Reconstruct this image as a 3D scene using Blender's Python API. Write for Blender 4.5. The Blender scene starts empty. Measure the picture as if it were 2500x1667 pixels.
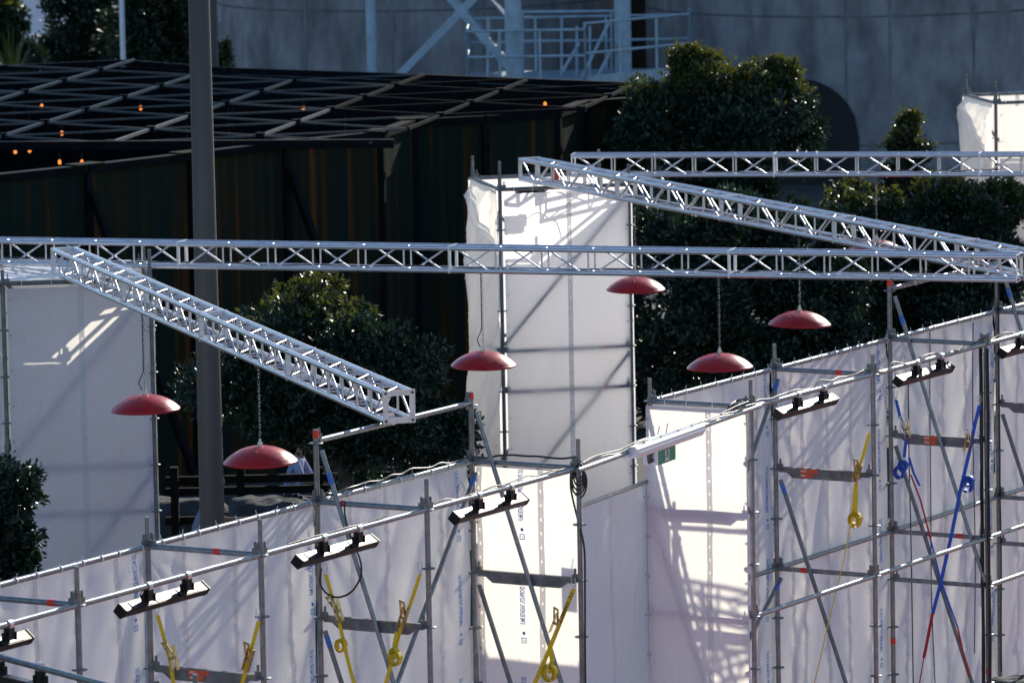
import bpy, math, random
import numpy as np
from mathutils import Vector, Matrix, noise
R = math.radians
random.seed(7)
rng = np.random.default_rng(11)
scn = bpy.context.scene
col = scn.collection

# ------------------------------------------------------------------ camera, sky, sun, exposure
CAM_H, PITCH, ROLL = 11.5, R(7.11), 0.019
cam_d = bpy.data.cameras.new('camera'); cam = bpy.data.objects.new('camera', cam_d); col.objects.link(cam)
_f = Vector((0, math.cos(PITCH), -math.sin(PITCH))); _x0 = Vector((1, 0, 0)); _u0 = Vector((0, math.sin(PITCH), math.cos(PITCH)))
_r = _x0 * math.cos(ROLL) - _u0 * math.sin(ROLL); _u = _u0 * math.cos(ROLL) + _x0 * math.sin(ROLL)
m = Matrix((_r, _u, -_f)).transposed().to_4x4(); m.translation = Vector((0, 0, CAM_H)); cam.matrix_world = m
cam_d.lens = 200; cam_d.sensor_width = 36; cam_d.sensor_fit = 'HORIZONTAL'; cam_d.clip_start = 0.5; cam_d.clip_end = 2500
cam_d.dof.use_dof = True; cam_d.dof.focus_distance = 53.0; cam_d.dof.aperture_fstop = 5.0; cam_d.dof.aperture_blades = 0
scn.camera = cam

SUN_AZ, SUN_EL = R(24), R(24)
S = Vector((math.sin(SUN_AZ) * math.cos(SUN_EL), math.cos(SUN_AZ) * math.cos(SUN_EL), math.sin(SUN_EL)))
w = bpy.data.worlds.new('World'); scn.world = w; w.use_nodes = True
nt = w.node_tree; bg = nt.nodes['Background']
sky = nt.nodes.new('ShaderNodeTexSky'); sky.sky_type = 'NISHITA'; sky.sun_disc = False
sky.sun_elevation = SUN_EL; sky.sun_rotation = SUN_AZ; sky.air_density = 1.0; sky.dust_density = 0.3; sky.ozone_density = 3.5
nt.links.new(sky.outputs[0], bg.inputs[0]); bg.inputs[1].default_value = 0.135
sl = bpy.data.lights.new('sun', 'SUN'); so = bpy.data.objects.new('sun', sl); col.objects.link(so)
sl.energy = 5.0; sl.angle = R(0.5); sl.color = (1.0, 0.93, 0.82); so.rotation_euler = S.to_track_quat('Z', 'Y').to_euler()
scn.view_settings.view_transform = 'Standard'; scn.view_settings.look = 'None'
scn.view_settings.exposure = 0.35; scn.view_settings.gamma = 1.0; scn.view_settings.use_curve_mapping = False
scn.render.engine = 'CYCLES'; scn.cycles.use_denoising = True
scn.cycles.max_bounces = 6; scn.cycles.transparent_max_bounces = 6; scn.cycles.diffuse_bounces = 4; scn.cycles.glossy_bounces = 3
scn.cycles.transmission_bounces = 4; scn.cycles.caustics_reflective = False; scn.cycles.caustics_refractive = False

# ------------------------------------------------------------------ surveying: picture coordinates (2352 wide) to points in the place
FPX = 200 / 36 * 2500; KP = 2500 / 2352; CAMP = Vector((0, 0, CAM_H))
def ray(x, y): return _f * FPX + _r * (x * KP - 1250) - _u * (y * KP - 833.5)
def PZ(x, y, z):
    d = ray(x, y); return CAMP + d * ((z - CAM_H) / d.z)
def PY(x, y, Y):
    d = ray(x, y); return CAMP + d * (Y / d.y)
def PPL(x, y, p, n):
    d = ray(x, y); return CAMP + d * ((Vector(p) - CAMP).dot(n) / d.dot(n))
UP = Vector((0, 0, 1))

# ------------------------------------------------------------------ mesh builder and object helpers
class MB:
    def __init__(s, o=(0, 0, 0)): s.v = []; s.f = []; s.sm = []; s.o = Vector(o)
    def add(s, vs, fs, smooth=True):
        b = len(s.v); s.v += [tuple(Vector(p) - s.o) for p in vs]
        s.f += [tuple(i + b for i in f) for f in fs]; s.sm += [smooth] * len(fs)
        return s
    def tube(s, a, b, r, n=10, r2=None, caps=True):
        a = Vector(a); b = Vector(b); d = (b - a).normalized(); r2 = r if r2 is None else r2
        q = Vector((0, 0, 1)) if abs(d.z) < 0.9 else Vector((1, 0, 0)); e1 = d.cross(q).normalized(); e2 = d.cross(e1)
        cs = [(e1 * math.cos(2 * math.pi * i / n) + e2 * math.sin(2 * math.pi * i / n)) for i in range(n)]
        s.add([a + c * r for c in cs] + [b + c * r2 for c in cs], [(i, (i + 1) % n, n + (i + 1) % n, n + i) for i in range(n)], True)
        if caps:
            s.add([a + c * r for c in cs], [tuple(range(n))[::-1]], False); s.add([b + c * r2 for c in cs], [tuple(range(n))], False)
        return s
    def path(s, pts, r, n=6):
        pts = [Vector(p) for p in pts]; N = len(pts); vs = []; fs = []; e1 = None
        for i, p in enumerate(pts):
            d = (pts[min(i + 1, N - 1)] - pts[max(i - 1, 0)])
            d = d.normalized() if d.length > 1e-9 else Vector((0, 0, 1))
            if e1 is None:
                q = Vector((0, 0, 1)) if abs(d.z) < 0.9 else Vector((1, 0, 0)); e1 = d.cross(q).normalized()
            e1 = (e1 - d * e1.dot(d)); e1 = e1.normalized() if e1.length > 1e-6 else d.orthogonal().normalized(); e2 = d.cross(e1)
            rr = r[i] if isinstance(r, (list, tuple)) else r
            vs += [p + (e1 * math.cos(2 * math.pi * k / n) + e2 * math.sin(2 * math.pi * k / n)) * rr for k in range(n)]
        for i in range(N - 1):
            fs += [(i * n + k, i * n + (k + 1) % n, (i + 1) * n + (k + 1) % n, (i + 1) * n + k) for k in range(n)]
        s.add(vs, fs, True); s.add(vs[:n], [tuple(range(n))[::-1]], False); s.add(vs[-n:], [tuple(range(n))], False)
        return s
    def box(s, c, ax, ay, az):
        c = Vector(c); ax = Vector(ax); ay = Vector(ay); az = Vector(az)
        vs = [c + ax * i + ay * j + az * k for i in (-1, 1) for j in (-1, 1) for k in (-1, 1)]
        s.add(vs, [(0, 1, 3, 2), (4, 6, 7, 5), (0, 4, 5, 1), (2, 3, 7, 6), (0, 2, 6, 4), (1, 5, 7, 3)], False); return s
    def bar(s, a, b, wv, hv):
        a = Vector(a); b = Vector(b); return s.box((a + b) / 2, (b - a) / 2, wv, hv)
    def lathe(s, prof, c=(0, 0, 0), n=40):
        c = Vector(c); vs = []; fs = []
        for (r, z) in prof: vs += [c + Vector((r * math.cos(2 * math.pi * k / n), r * math.sin(2 * math.pi * k / n), z)) for k in range(n)]
        for i in range(len(prof) - 1): fs += [(i * n + k, i * n + (k + 1) % n, (i + 1) * n + (k + 1) % n, (i + 1) * n + k) for k in range(n)]
        s.add(vs, fs, True); return s
    def prism(s, poly, a, b):
        """closed outline poly (2D) swept from frame a to frame b: frames = (origin, e1, e2)"""
        n = len(poly); va = [Vector(a[0]) + a[1] * x + a[2] * y for x, y in poly]; vb = [Vector(b[0]) + b[1] * x + b[2] * y for x, y in poly]
        for i in range(n):
            j = (i + 1) % n; s.add([va[i], va[j], vb[j], vb[i]], [(0, 1, 2, 3)], False)
        s.add(va, [tuple(range(n))[::-1]], False); s.add(vb, [tuple(range(n))], False); return s
    def ribbon(s, pts, wv, t=0.003):
        """flat band along pts, half width vector wv (one or per point), thickness t"""
        pts = [Vector(p) for p in pts]; N = len(pts); vs = []; fs = []
        for i, p in enumerate(pts):
            d = (pts[min(i + 1, N - 1)] - pts[max(i - 1, 0)]).normalized(); wq = Vector(wv[i]) if isinstance(wv, list) else Vector(wv)
            nn = d.cross(wq).normalized() * (t / 2); vs += [p - wq - nn, p + wq - nn, p + wq + nn, p - wq + nn]
        for i in range(N - 1):
            for k in range(4): fs.append((4 * i + k, 4 * i + (k + 1) % 4, 4 * i + 4 + (k + 1) % 4, 4 * i + 4 + k))
        fs += [(3, 2, 1, 0), tuple(4 * (N - 1) + k for k in range(4))]
        s.add(vs, fs, False); return s
    def mesh(s, name, mat):
        me = bpy.data.meshes.new(name); me.from_pydata(s.v, [], s.f); me.polygons.foreach_set('use_smooth', s.sm); me.materials.append(mat); me.update(); return me
    def build(s, name, mat, parent=None, loc=None):
        return place(name, s.mesh(name, mat), parent, loc)
def place(name, me, parent=None, loc=None, mtx=None):
    o = bpy.data.objects.new(name, me); col.objects.link(o)
    if parent is not None: o.parent = parent
    if loc is not None: o.location = loc
    if mtx is not None: o.matrix_local = mtx
    return o
def tag(o, label, cat, group=None, kind=None):
    if label: o['label'] = label
    if cat: o['category'] = cat
    if group: o['group'] = group
    if kind: o['kind'] = kind
    return o
def thing(name, loc, label, cat, group=None, rot=None):
    o = bpy.data.objects.new(name, None); col.objects.link(o); o.location = loc; o.empty_display_size = 0.1
    if rot is not None: o.rotation_euler = rot
    return tag(o, label, cat, group)
def structure(o): o['kind'] = 'structure'; return o

# ------------------------------------------------------------------ materials
MATS = {}
def mat(name, base=(0.5, 0.5, 0.5), rough=0.5, metal=0.0, var=0.0, vscale=8.0, vstretch=(1, 1, 1), bump=0.0, bscale=30.0, coat=0.0, spec=0.5, col2=None, c2scale=3.0, c2pos=(0.45, 0.6), rvar=0.0):
    m = bpy.data.materials.new(name); m.use_nodes = True; n = m.node_tree; b = n.nodes['Principled BSDF']
    b.inputs['Base Color'].default_value = (*base, 1); b.inputs['Roughness'].default_value = rough; b.inputs['Metallic'].default_value = metal
    b.inputs['Coat Weight'].default_value = coat; b.inputs['Specular IOR Level'].default_value = spec
    tc = n.nodes.new('ShaderNodeTexCoord'); src = None
    def noi(scale, detail=4, stretch=(1, 1, 1)):
        mp = n.nodes.new('ShaderNodeMapping'); mp.inputs['Scale'].default_value = stretch; n.links.new(tc.outputs['Object'], mp.inputs[0])
        t = n.nodes.new('ShaderNodeTexNoise'); t.inputs['Scale'].default_value = scale; t.inputs['Detail'].default_value = detail; n.links.new(mp.outputs[0], t.inputs[0]); return t
    if col2 is not None:
        t = noi(c2scale, 5, vstretch); r = n.nodes.new('ShaderNodeValToRGB'); r.color_ramp.elements[0].position = c2pos[0]; r.color_ramp.elements[1].position = c2pos[1]
        r.color_ramp.elements[0].color = (*base, 1); r.color_ramp.elements[1].color = (*col2, 1); n.links.new(t.outputs[0], r.inputs[0]); src = r.outputs[0]
    if var:
        t = noi(vscale, 4, vstretch); mr = n.nodes.new('ShaderNodeMapRange'); mr.inputs['From Min'].default_value = 0.3; mr.inputs['From Max'].default_value = 0.7
        mr.inputs['To Min'].default_value = 1 - var; mr.inputs['To Max'].default_value = 1 + var; n.links.new(t.outputs[0], mr.inputs[0])
        vm = n.nodes.new('ShaderNodeVectorMath'); vm.operation = 'SCALE'; n.links.new(mr.outputs[0], vm.inputs['Scale'])
        if src: n.links.new(src, vm.inputs[0])
        else: vm.inputs[0].default_value = base
        src = vm.outputs[0]
    if src: n.links.new(src, b.inputs['Base Color'])
    if rvar:
        t = noi(vscale * 1.7); mr = n.nodes.new('ShaderNodeMapRange'); mr.inputs['From Min'].default_value = 0.3; mr.inputs['From Max'].default_value = 0.7
        mr.inputs['To Min'].default_value = max(rough - rvar, 0.02); mr.inputs['To Max'].default_value = rough + rvar; n.links.new(t.outputs[0], mr.inputs[0]); n.links.new(mr.outputs[0], b.inputs['Roughness'])
    if bump:
        t = noi(bscale, 5); bp = n.nodes.new('ShaderNodeBump'); bp.inputs['Strength'].default_value = bump; bp.inputs['Distance'].default_value = 0.02; n.links.new(t.outputs[0], bp.inputs['Height']); n.links.new(bp.outputs[0], b.inputs['Normal'])
    MATS[name] = m; return m
GALV = mat('galvanised_steel', (0.23, 0.24, 0.245), 0.36, 0.6, var=0.22, vscale=14, rvar=0.1, bump=0.05, bscale=60)
GALVD = mat('weathered_galvanised_steel', (0.17, 0.175, 0.175), 0.5, 0.4, var=0.3, vscale=12, rvar=0.1)
ALU = mat('aluminium', (0.64, 0.63, 0.66), 0.36, 0.88, var=0.08, vscale=9, rvar=0.07)
ALUP = mat('aluminium_plate', (0.72, 0.73, 0.75), 0.42, 0.9, var=0.1, vscale=15)
ZINC = mat('zinc_fitting', (0.62, 0.62, 0.6), 0.35, 0.9, var=0.15, vscale=30)
BOLT = mat('dark_bolt', (0.08, 0.08, 0.085), 0.5, 0.6)
REDL = mat('red_enamel', (0.45, 0.008, 0.008), 0.30, 0.0, coat=0.1, var=0.14, vscale=7, spec=0.4, rvar=0.06)
REDT = mat('red_tape', (0.75, 0.035, 0.015), 0.45, 0, var=0.12, vscale=25)
BLUET = mat('blue_paint', (0.05, 0.15, 0.5), 0.5, 0, var=0.2, vscale=20)
BLACK = mat('black_metal', (0.008, 0.0085, 0.009), 0.45, 0.0, var=0.2, vscale=15, spec=0.22)
BLACKG = mat('black_gloss_housing', (0.02, 0.022, 0.023), 0.33, 0.0, var=0.2, vscale=15, spec=0.6)
RUBBER = mat('black_rubber', (0.012, 0.012, 0.013), 0.45, 0)
YEL = mat('yellow_webbing', (0.74, 0.54, 0.012), 0.65, 0, var=0.15, vscale=60)
BLU = mat('blue_webbing', (0.012, 0.10, 0.52), 0.6, 0, var=0.15, vscale=60)
REDW = mat('red_webbing', (0.42, 0.012, 0.02), 0.65, 0, var=0.15, vscale=60)
BRASS = mat('yellow_zinc_ratchet', (0.50, 0.36, 0.14), 0.4, 0.7, var=0.25, vscale=40)
WHITEP = mat('white_plastic', (0.78, 0.78, 0.78), 0.3, 0, var=0.03)
GREEN = mat('exit_green', (0.005, 0.22, 0.13), 0.35, 0)
SIGNW = mat('sign_white', (0.75, 0.8, 0.78), 0.4, 0)
PRINTB = mat('blue_print', (0.03, 0.18, 0.62), 0.6, 0)
PRINTK = mat('black_print', (0.03, 0.03, 0.03), 0.6, 0)
ORANGE = mat('orange_sticker', (0.65, 0.10, 0.03), 0.5, 0, var=0.2, vscale=40)
CONC = mat('concrete', (0.265, 0.27, 0.29), 0.85, 0, var=0.20, vscale=4.5, vstretch=(1, 1, 0.45), bump=0.3, bscale=6, col2=(0.14, 0.145, 0.16), c2scale=1.5, c2pos=(0.40, 0.66))
CONCJ = mat('concrete_joint', (0.13, 0.135, 0.145), 0.9, 0, var=0.3, vscale=3)
DARKIN = mat('opening_shade', (0.012, 0.013, 0.015), 0.8, 0)
PALEB = mat('pale_blue_steel', (0.33, 0.44, 0.52), 0.5, 0, var=0.18, vscale=4, col2=(0.30, 0.22, 0.17), c2scale=2.2, c2pos=(0.62, 0.8))
POLEG = mat('grey_painted_pole', (0.062, 0.059, 0.058), 0.6, 0, var=0.05, vscale=3, vstretch=(1, 1, .2))
POLEW = mat('white_painted_pole', (0.72, 0.74, 0.78), 0.4, 0)
DARKST = mat('black_steel', (0.005, 0.007, 0.009), 0.6, 0.0, var=0.3, vscale=4, rvar=0.1, spec=0.04)
WOODD = mat('dark_timber', (0.007, 0.0065, 0.006), 0.8, 0, spec=0.1, var=0.3, vscale=6, vstretch=(1, 6, 6))
ASPH = mat('asphalt', (0.05, 0.05, 0.052), 0.9, 0, var=0.2, vscale=0.7, bump=0.3, bscale=40)
PAVE = mat('pink_bounce_paving', (0.45, 0.20, 0.20), 0.85, 0, var=0.2, vscale=1.4, bump=0.2, bscale=25)
ROCK = mat('dark_rock', (0.07, 0.075, 0.075), 0.9, 0, var=0.4, vscale=7, bump=0.8, bscale=14)
CBLOCK = mat('grey_stone', (0.035, 0.038, 0.043), 0.9, 0, var=0.35, vscale=6, bump=0.6, bscale=16)
BARK = mat('bark', (0.06, 0.048, 0.04), 0.9, 0, var=0.4, vscale=6, vstretch=(4, 4, 1))
SKIN = mat('skin', (0.30, 0.17, 0.12), 0.55, 0, var=0.06)
HAIR = mat('dark_hair', (0.02, 0.015, 0.012), 0.5, 0)
DENIM = mat('dark_trousers', (0.03, 0.035, 0.05), 0.8, 0, var=0.2, vscale=12)
GREYSH = mat('grey_blue_shirt', (0.16, 0.19, 0.25), 0.85, 0, var=0.2, vscale=10)
TENT = mat('white_sail', (0.72, 0.74, 0.80), 0.7, 0, var=0.05)
REDBOX = mat('orange_paint', (0.55, 0.10, 0.03), 0.5, 0, var=0.1)
TEALG = mat('teal_glass', (0.035, 0.13, 0.16), 0.25, 0, var=0.3, vscale=2)

# striped shirt
m_ = mat('blue_striped_shirt', (0.2, 0.25, 0.5), 0.85); n_ = m_.node_tree; b_ = n_.nodes['Principled BSDF']
wv = n_.nodes.new('ShaderNodeTexWave'); wv.bands_direction = 'Z'; wv.inputs['Scale'].default_value = 14; wv.inputs['Distortion'].default_value = 1.6
tc_ = n_.nodes.new('ShaderNodeTexCoord'); n_.links.new(tc_.outputs['Object'], wv.inputs[0]); rp = n_.nodes.new('ShaderNodeValToRGB')
rp.color_ramp.elements[0].position = .4; rp.color_ramp.elements[1].position = .6; rp.color_ramp.elements[0].color = (.10, .16, .48, 1); rp.color_ramp.elements[1].color = (.55, .58, .68, 1)
n_.links.new(wv.outputs['Color'], rp.inputs[0]); n_.links.new(rp.outputs[0], b_.inputs['Base Color']); STRIPE = m_

# white translucent sheeting
def sheeting(name, tint, trans, bump=0.35, tcol=(0.93, 0.91, 0.86)):
    m = bpy.data.materials.new(name); m.use_nodes = True; n = m.node_tree; n.nodes.clear(); L = n.links.new
    out = n.nodes.new('ShaderNodeOutputMaterial'); tc = n.nodes.new('ShaderNodeTexCoord')
    mp = n.nodes.new('ShaderNodeMapping'); mp.inputs['Scale'].default_value = (1, 1, 0.45); L(tc.outputs['Object'], mp.inputs[0])
    t1 = n.nodes.new('ShaderNodeTexNoise'); t1.inputs['Scale'].default_value = 9; t1.inputs['Detail'].default_value = 6; t1.inputs['Distortion'].default_value = 0.6; L(mp.outputs[0], t1.inputs[0])
    t2 = n.nodes.new('ShaderNodeTexNoise'); t2.inputs['Scale'].default_value = 60; t2.inputs['Detail'].default_value = 2; L(tc.outputs['Object'], t2.inputs[0])
    ad = n.nodes.new('ShaderNodeMath'); ad.operation = 'MULTIPLY_ADD'; ad.inputs[1].default_value = 0.12; L(t2.outputs[0], ad.inputs[0]); L(t1.outputs[0], ad.inputs[2])
    mp2 = n.nodes.new('ShaderNodeMapping'); mp2.inputs['Scale'].default_value = (1.6, 1.6, 0.8); mp2.inputs['Rotation'].default_value = (0.5, 0.4, 0); L(tc.outputs['Object'], mp2.inputs[0])
    t3 = n.nodes.new('ShaderNodeTexNoise'); t3.inputs['Scale'].default_value = 2.4; t3.inputs['Detail'].default_value = 3; t3.inputs['Distortion'].default_value = 1.4; L(mp2.outputs[0], t3.inputs[0])
    r1 = n.nodes.new('ShaderNodeMath'); r1.operation = 'SUBTRACT'; r1.inputs[1].default_value = .5; L(t3.outputs[0], r1.inputs[0])
    r2 = n.nodes.new('ShaderNodeMath'); r2.operation = 'ABSOLUTE'; L(r1.outputs[0], r2.inputs[0])
    r3 = n.nodes.new('ShaderNodeMath'); r3.operation = 'MULTIPLY_ADD'; r3.inputs[1].default_value = 1.5; L(r2.outputs[0], r3.inputs[0]); L(ad.outputs[0], r3.inputs[2])
    bp = n.nodes.new('ShaderNodeBump'); bp.inputs['Strength'].default_value = bump; bp.inputs['Distance'].default_value = 0.04; L(r3.outputs[0], bp.inputs['Height'])
    pb = n.nodes.new('ShaderNodeBsdfPrincipled'); pb.inputs['Base Color'].default_value = (*tint, 1); pb.inputs['Roughness'].default_value = 0.30; pb.inputs['Specular IOR Level'].default_value = 0.5; L(bp.outputs[0], pb.inputs['Normal'])
    dirt = n.nodes.new('ShaderNodeTexNoise'); dirt.inputs['Scale'].default_value = 1.6; dirt.inputs['Detail'].default_value = 5; L(tc.outputs['Object'], dirt.inputs[0])
    mr = n.nodes.new('ShaderNodeMapRange'); mr.inputs[1].default_value = .3; mr.inputs[2].default_value = .7; mr.inputs[3].default_value = .93; mr.inputs[4].default_value = 1.03; L(dirt.outputs[0], mr.inputs[0])
    sc = n.nodes.new('ShaderNodeVectorMath'); sc.operation = 'SCALE'; sc.inputs[0].default_value = tint; L(mr.outputs[0], sc.inputs['Scale']); L(sc.outputs[0], pb.inputs['Base Color'])
    tb = n.nodes.new('ShaderNodeBsdfTranslucent'); tb.inputs['Color'].default_value = (*tcol, 1)
    mx = n.nodes.new('ShaderNodeMixShader'); mx.inputs[0].default_value = trans; L(pb.outputs[0], mx.inputs[1]); L(tb.outputs[0], mx.inputs[2]); L(mx.outputs[0], out.inputs[0])
    MATS[name] = m; return m
SHEET = sheeting('white_sheeting', (0.90, 0.78, 0.90), 0.50, 0.65, (0.95, 0.92, 0.80))
BRIGHTENED = sheeting('brightened_sheeting', (0.90, 0.84, 0.90), 0.70, 0.5, (0.97, 0.95, 0.92))  # same sheet, let more light through to brighten the central tower
BLOCKING = sheeting('sun_blocking_sheeting', (0.80, 0.78, 0.82), 0.10, 0.4)  # same sheet made nearly opaque, added to darken the left tower
BAND = sheeting('sheeting_band', (0.72, 0.72, 0.74), 0.36, 0.3)

# foliage: colour differs leaf by leaf
def leafmat(name, c1, c2, rough=0.38, tcol=(0.16, 0.17, 0.02), tr=0.28):
    m = bpy.data.materials.new(name); m.use_nodes = True; n = m.node_tree; n.nodes.clear(); L = n.links.new
    out = n.nodes.new('ShaderNodeOutputMaterial'); g = n.nodes.new('ShaderNodeNewGeometry'); r = n.nodes.new('ShaderNodeValToRGB')
    r.color_ramp.elements[0].color = (*c1, 1); r.color_ramp.elements[1].color = (*c2, 1); L(g.outputs['Random Per Island'], r.inputs[0])
    pb = n.nodes.new('ShaderNodeBsdfPrincipled'); pb.inputs['Roughness'].default_value = rough; L(r.outputs[0], pb.inputs['Base Color'])
    tb = n.nodes.new('ShaderNodeBsdfTranslucent'); tb.inputs['Color'].default_value = (*tcol, 1)
    mx = n.nodes.new('ShaderNodeMixShader'); mx.inputs[0].default_value = tr; L(pb.outputs[0], mx.inputs[1]); L(tb.outputs[0], mx.inputs[2]); L(mx.outputs[0], out.inputs[0])
    MATS[name] = m; return m
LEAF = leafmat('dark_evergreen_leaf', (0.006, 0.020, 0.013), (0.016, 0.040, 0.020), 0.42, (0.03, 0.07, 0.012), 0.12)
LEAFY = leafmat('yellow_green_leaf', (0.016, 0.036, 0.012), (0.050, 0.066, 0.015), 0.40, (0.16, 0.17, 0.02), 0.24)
GRASSB = leafmat('strap_leaf', (0.03, 0.06, 0.015), (0.07, 0.10, 0.02), 0.4, (0.2, 0.25, 0.03), 0.35)

# rusted plate: vertical streaks
def rustmat():
    m = bpy.data.materials.new('rusted_plate'); m.use_nodes = True; n = m.node_tree; b = n.nodes['Principled BSDF']; L = n.links.new
    tc = n.nodes.new('ShaderNodeTexCoord'); mp = n.nodes.new('ShaderNodeMapping'); mp.inputs['Scale'].default_value = (4.2, 4.2, 0.10); L(tc.outputs['Object'], mp.inputs[0])
    t = n.nodes.new('ShaderNodeTexNoise'); t.inputs['Scale'].default_value = 1.7; t.inputs['Detail'].default_value = 7; L(mp.outputs[0], t.inputs[0])
    r = n.nodes.new('ShaderNodeValToRGB'); e = r.color_ramp.elements; e[0].position = .44; e[0].color = (.009, .019, .017, 1); e[1].position = .74; e[1].color = (.13, .046, .015, 1)
    e2 = r.color_ramp.elements.new(.58); e2.color = (.028, .023, .011, 1); L(t.outputs[0], r.inputs[0]); L(r.outputs[0], b.inputs['Base Color']); b.inputs['Roughness'].default_value = .7; b.inputs['Specular IOR Level'].default_value = .03
    MATS['rusted_plate'] = m; return m
RUST = rustmat()
def glowmat(name, c, s):
    m = bpy.data.materials.new(name); m.use_nodes = True; b = m.node_tree.nodes['Principled BSDF']; b.inputs['Base Color'].default_value = (*c, 1); b.inputs['Emission Color'].default_value = (*c, 1); b.inputs['Emission Strength'].default_value = s; return m
BULB = glowmat('amber_bulb', (1.0, 0.28, 0.05), 1.1)

# ------------------------------------------------------------------ the setting: ground and paving
g = MB(); g.add([(-600, -60, 0), (600, -60, 0), (600, 1200, 0), (-600, 1200, 0)], [(0, 1, 2, 3)], False)
structure(g.build('ground', ASPH))
LA = R(30.5); LD = Vector((math.sin(LA), math.cos(LA), 0)); TD = Vector((math.cos(LA), -math.sin(LA), 0))
# unseen paving, added to bounce pink light onto the scaffold sheets
pv = MB(); o_ = Vector((-1.68, 47.79, 0.004)); fr = o_ - TD * 0.3
pv.add([fr - LD * 16, fr - LD * 16 + TD * 22, fr + LD * 24 + TD * 22, fr + LD * 24], [(0, 1, 2, 3)], False)
structure(pv.build('bounce_paving', PAVE))

# ------------------------------------------------------------------ concrete silos far behind
CONCS = mat('concrete_seam', (0.185, 0.19, 0.205), 0.9, 0, var=0.3, vscale=2)
def silo(cx, cy, rad, ztop, label, angs, rings, arch=None):
    t = thing('concrete_silo', (cx, cy, 0), label, 'silo', 'concrete silos')
    n = 96; mb = MB()
    zs = [0] + [z for z in np.arange(1.0, ztop, 1.0)] + [ztop]
    mb.lathe([(rad, z) for z in zs], n=n); mb.lathe([(rad, ztop), (rad - .4, ztop), (rad - .4, ztop - 2)], n=n)
    mb.build('wall', CONC, t)
    for z in rings:
        q = MB(); q.lathe([(rad + .003, z - .022), (rad + .008, z - .014), (rad + .008, z + .014), (rad + .003, z + .022)], n=n); q.build('pour_joint', CONCJ, t)
    for a in angs:
        c, s_ = math.cos(R(a)), math.sin(R(a)); q = MB(); q.box((c * (rad - .004), s_ * (rad - .004), ztop / 2), Vector((c, s_, 0)) * .012, Vector((-s_, c, 0)) * .03, UP * ztop / 2); q.build('vertical_joint', CONCS, t)
    return t
S1C = (-1.95, 124.3); S2C = (7.75, 122.0)
silo(*S1C, 4.35, 26, 'tall grey concrete silo behind the pale blue stairs', (-122, -96, -70), (0.9, 3.6, 6.4))
s2 = silo(*S2C, 4.75, 28, 'tall grey concrete silo with dark arched opening, behind the trees', (-124, -99, -88, -66), (0.82, 3.48, 6.2))
# near-black skin on the right silo, an opening's shade as colour
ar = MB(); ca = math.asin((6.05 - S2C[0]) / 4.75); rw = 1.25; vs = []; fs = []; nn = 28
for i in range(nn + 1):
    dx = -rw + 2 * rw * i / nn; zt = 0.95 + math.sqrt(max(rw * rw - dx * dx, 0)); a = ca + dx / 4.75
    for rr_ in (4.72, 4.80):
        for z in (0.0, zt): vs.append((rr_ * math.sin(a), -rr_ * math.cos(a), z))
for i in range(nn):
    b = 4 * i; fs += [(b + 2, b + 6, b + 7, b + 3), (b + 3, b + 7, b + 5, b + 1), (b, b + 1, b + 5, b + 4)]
ar.add(vs, fs, False); o = ar.build('dark_arch_skin', DARKIN, s2); o['label'] = 'near-black arch skin for the shaded opening in the silo wall'
# near-black board set behind the silos as the shade of their gap
gp = thing('shade_board', (2.95, 127, 0), 'near-black board for the shaded gap between the two concrete silos', 'board')
q = MB((2.95, 127, 0)); q.box((2.95, 127, 8), (1.2, 0, 0), (0, .15, 0), (0, 0, 8)); q.build('shade_panel', DARKIN, gp)

# ------------------------------------------------------------------ pale blue stair tower in front of the silos
ST = thing('steel_stair_tower', (1.5, 115.5, 0), 'pale blue steel stair tower with landing and handrails before the silos', 'stairs')
so_ = ST.location
def st(name, fn, m=PALEB, par=None):
    q = MB(so_); fn(q); return q.build(name, m, par or ST)
def pxs(x, y, Y): return PY(x, y, Y)
for x, wd, Y in ((855, .105, 115.5), (1181, .175, 114.6), (1432, .175, 116.4)):
    p = pxs(x, 170, Y); st('column', lambda q: q.tube((p.x, p.y, 0), (p.x, p.y, 9), wd, 18))
a = pxs(905, 185, 115.2); b = pxs(1100, -15, 115.2); d_ = (b - a).normalized()
st('diagonal_brace', lambda q: q.bar(a, b + d_ * 2, Vector((0, .08, 0)), d_.cross(Vector((0, 1, 0))) * .075))
# landing deck
dz = pxs(1300, 190, 114.2).z
D0 = pxs(1073, 188, 114.0); D1 = pxs(1345, 192, 113.9); D2 = pxs(1585, 178, 116.2); D3 = pxs(1585, 150, 117.5); D4 = pxs(1080, 150, 117.5)
pl = [Vector((p.x, p.y, dz)) for p in (D0, D1, D2, D3, D4)]
q = MB(so_); n = len(pl); q.add(pl, [tuple(range(n))], False); q.add([p - UP * .18 for p in pl], [tuple(range(n))[::-1]], False)
for i in range(n): q.add([pl[i], pl[(i + 1) % n], pl[(i + 1) % n] - UP * .18, pl[i] - UP * .18], [(0, 3, 2, 1)], False)
q.build('landing_deck', PALEB, ST)
def rail_run(pts, hs=(1.08, .56), posts=True, r=.028):
    for i in range(len(pts) - 1):
        for h in hs: st('handrail', lambda q: q.tube(pts[i] + UP * h, pts[i + 1] + UP * h, r, 8))
    if posts:
        for p in pts: st('rail_post', lambda q: q.tube(p, p + UP * (max(hs) + .03), r * 1.05, 8))
mid = lambda a, b, t: a + (b - a) * t
rail_run([pl[0], mid(pl[0], pl[1], .28), mid(pl[0], pl[1], .62), pl[1]])
rail_run([pl[1], mid(pl[1], pl[2], .33), mid(pl[1], pl[2], .68), pl[2]], hs=(1.2, .6))
rail_run([pl[2], pl[3]], hs=(1.2, .6)); rail_run([pl[4], mid(pl[4], pl[3], .3), mid(pl[4], pl[3], .62), pl[3]], hs=(1.1, .6))
rail_run([pl[4], pl[0]])
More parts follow.
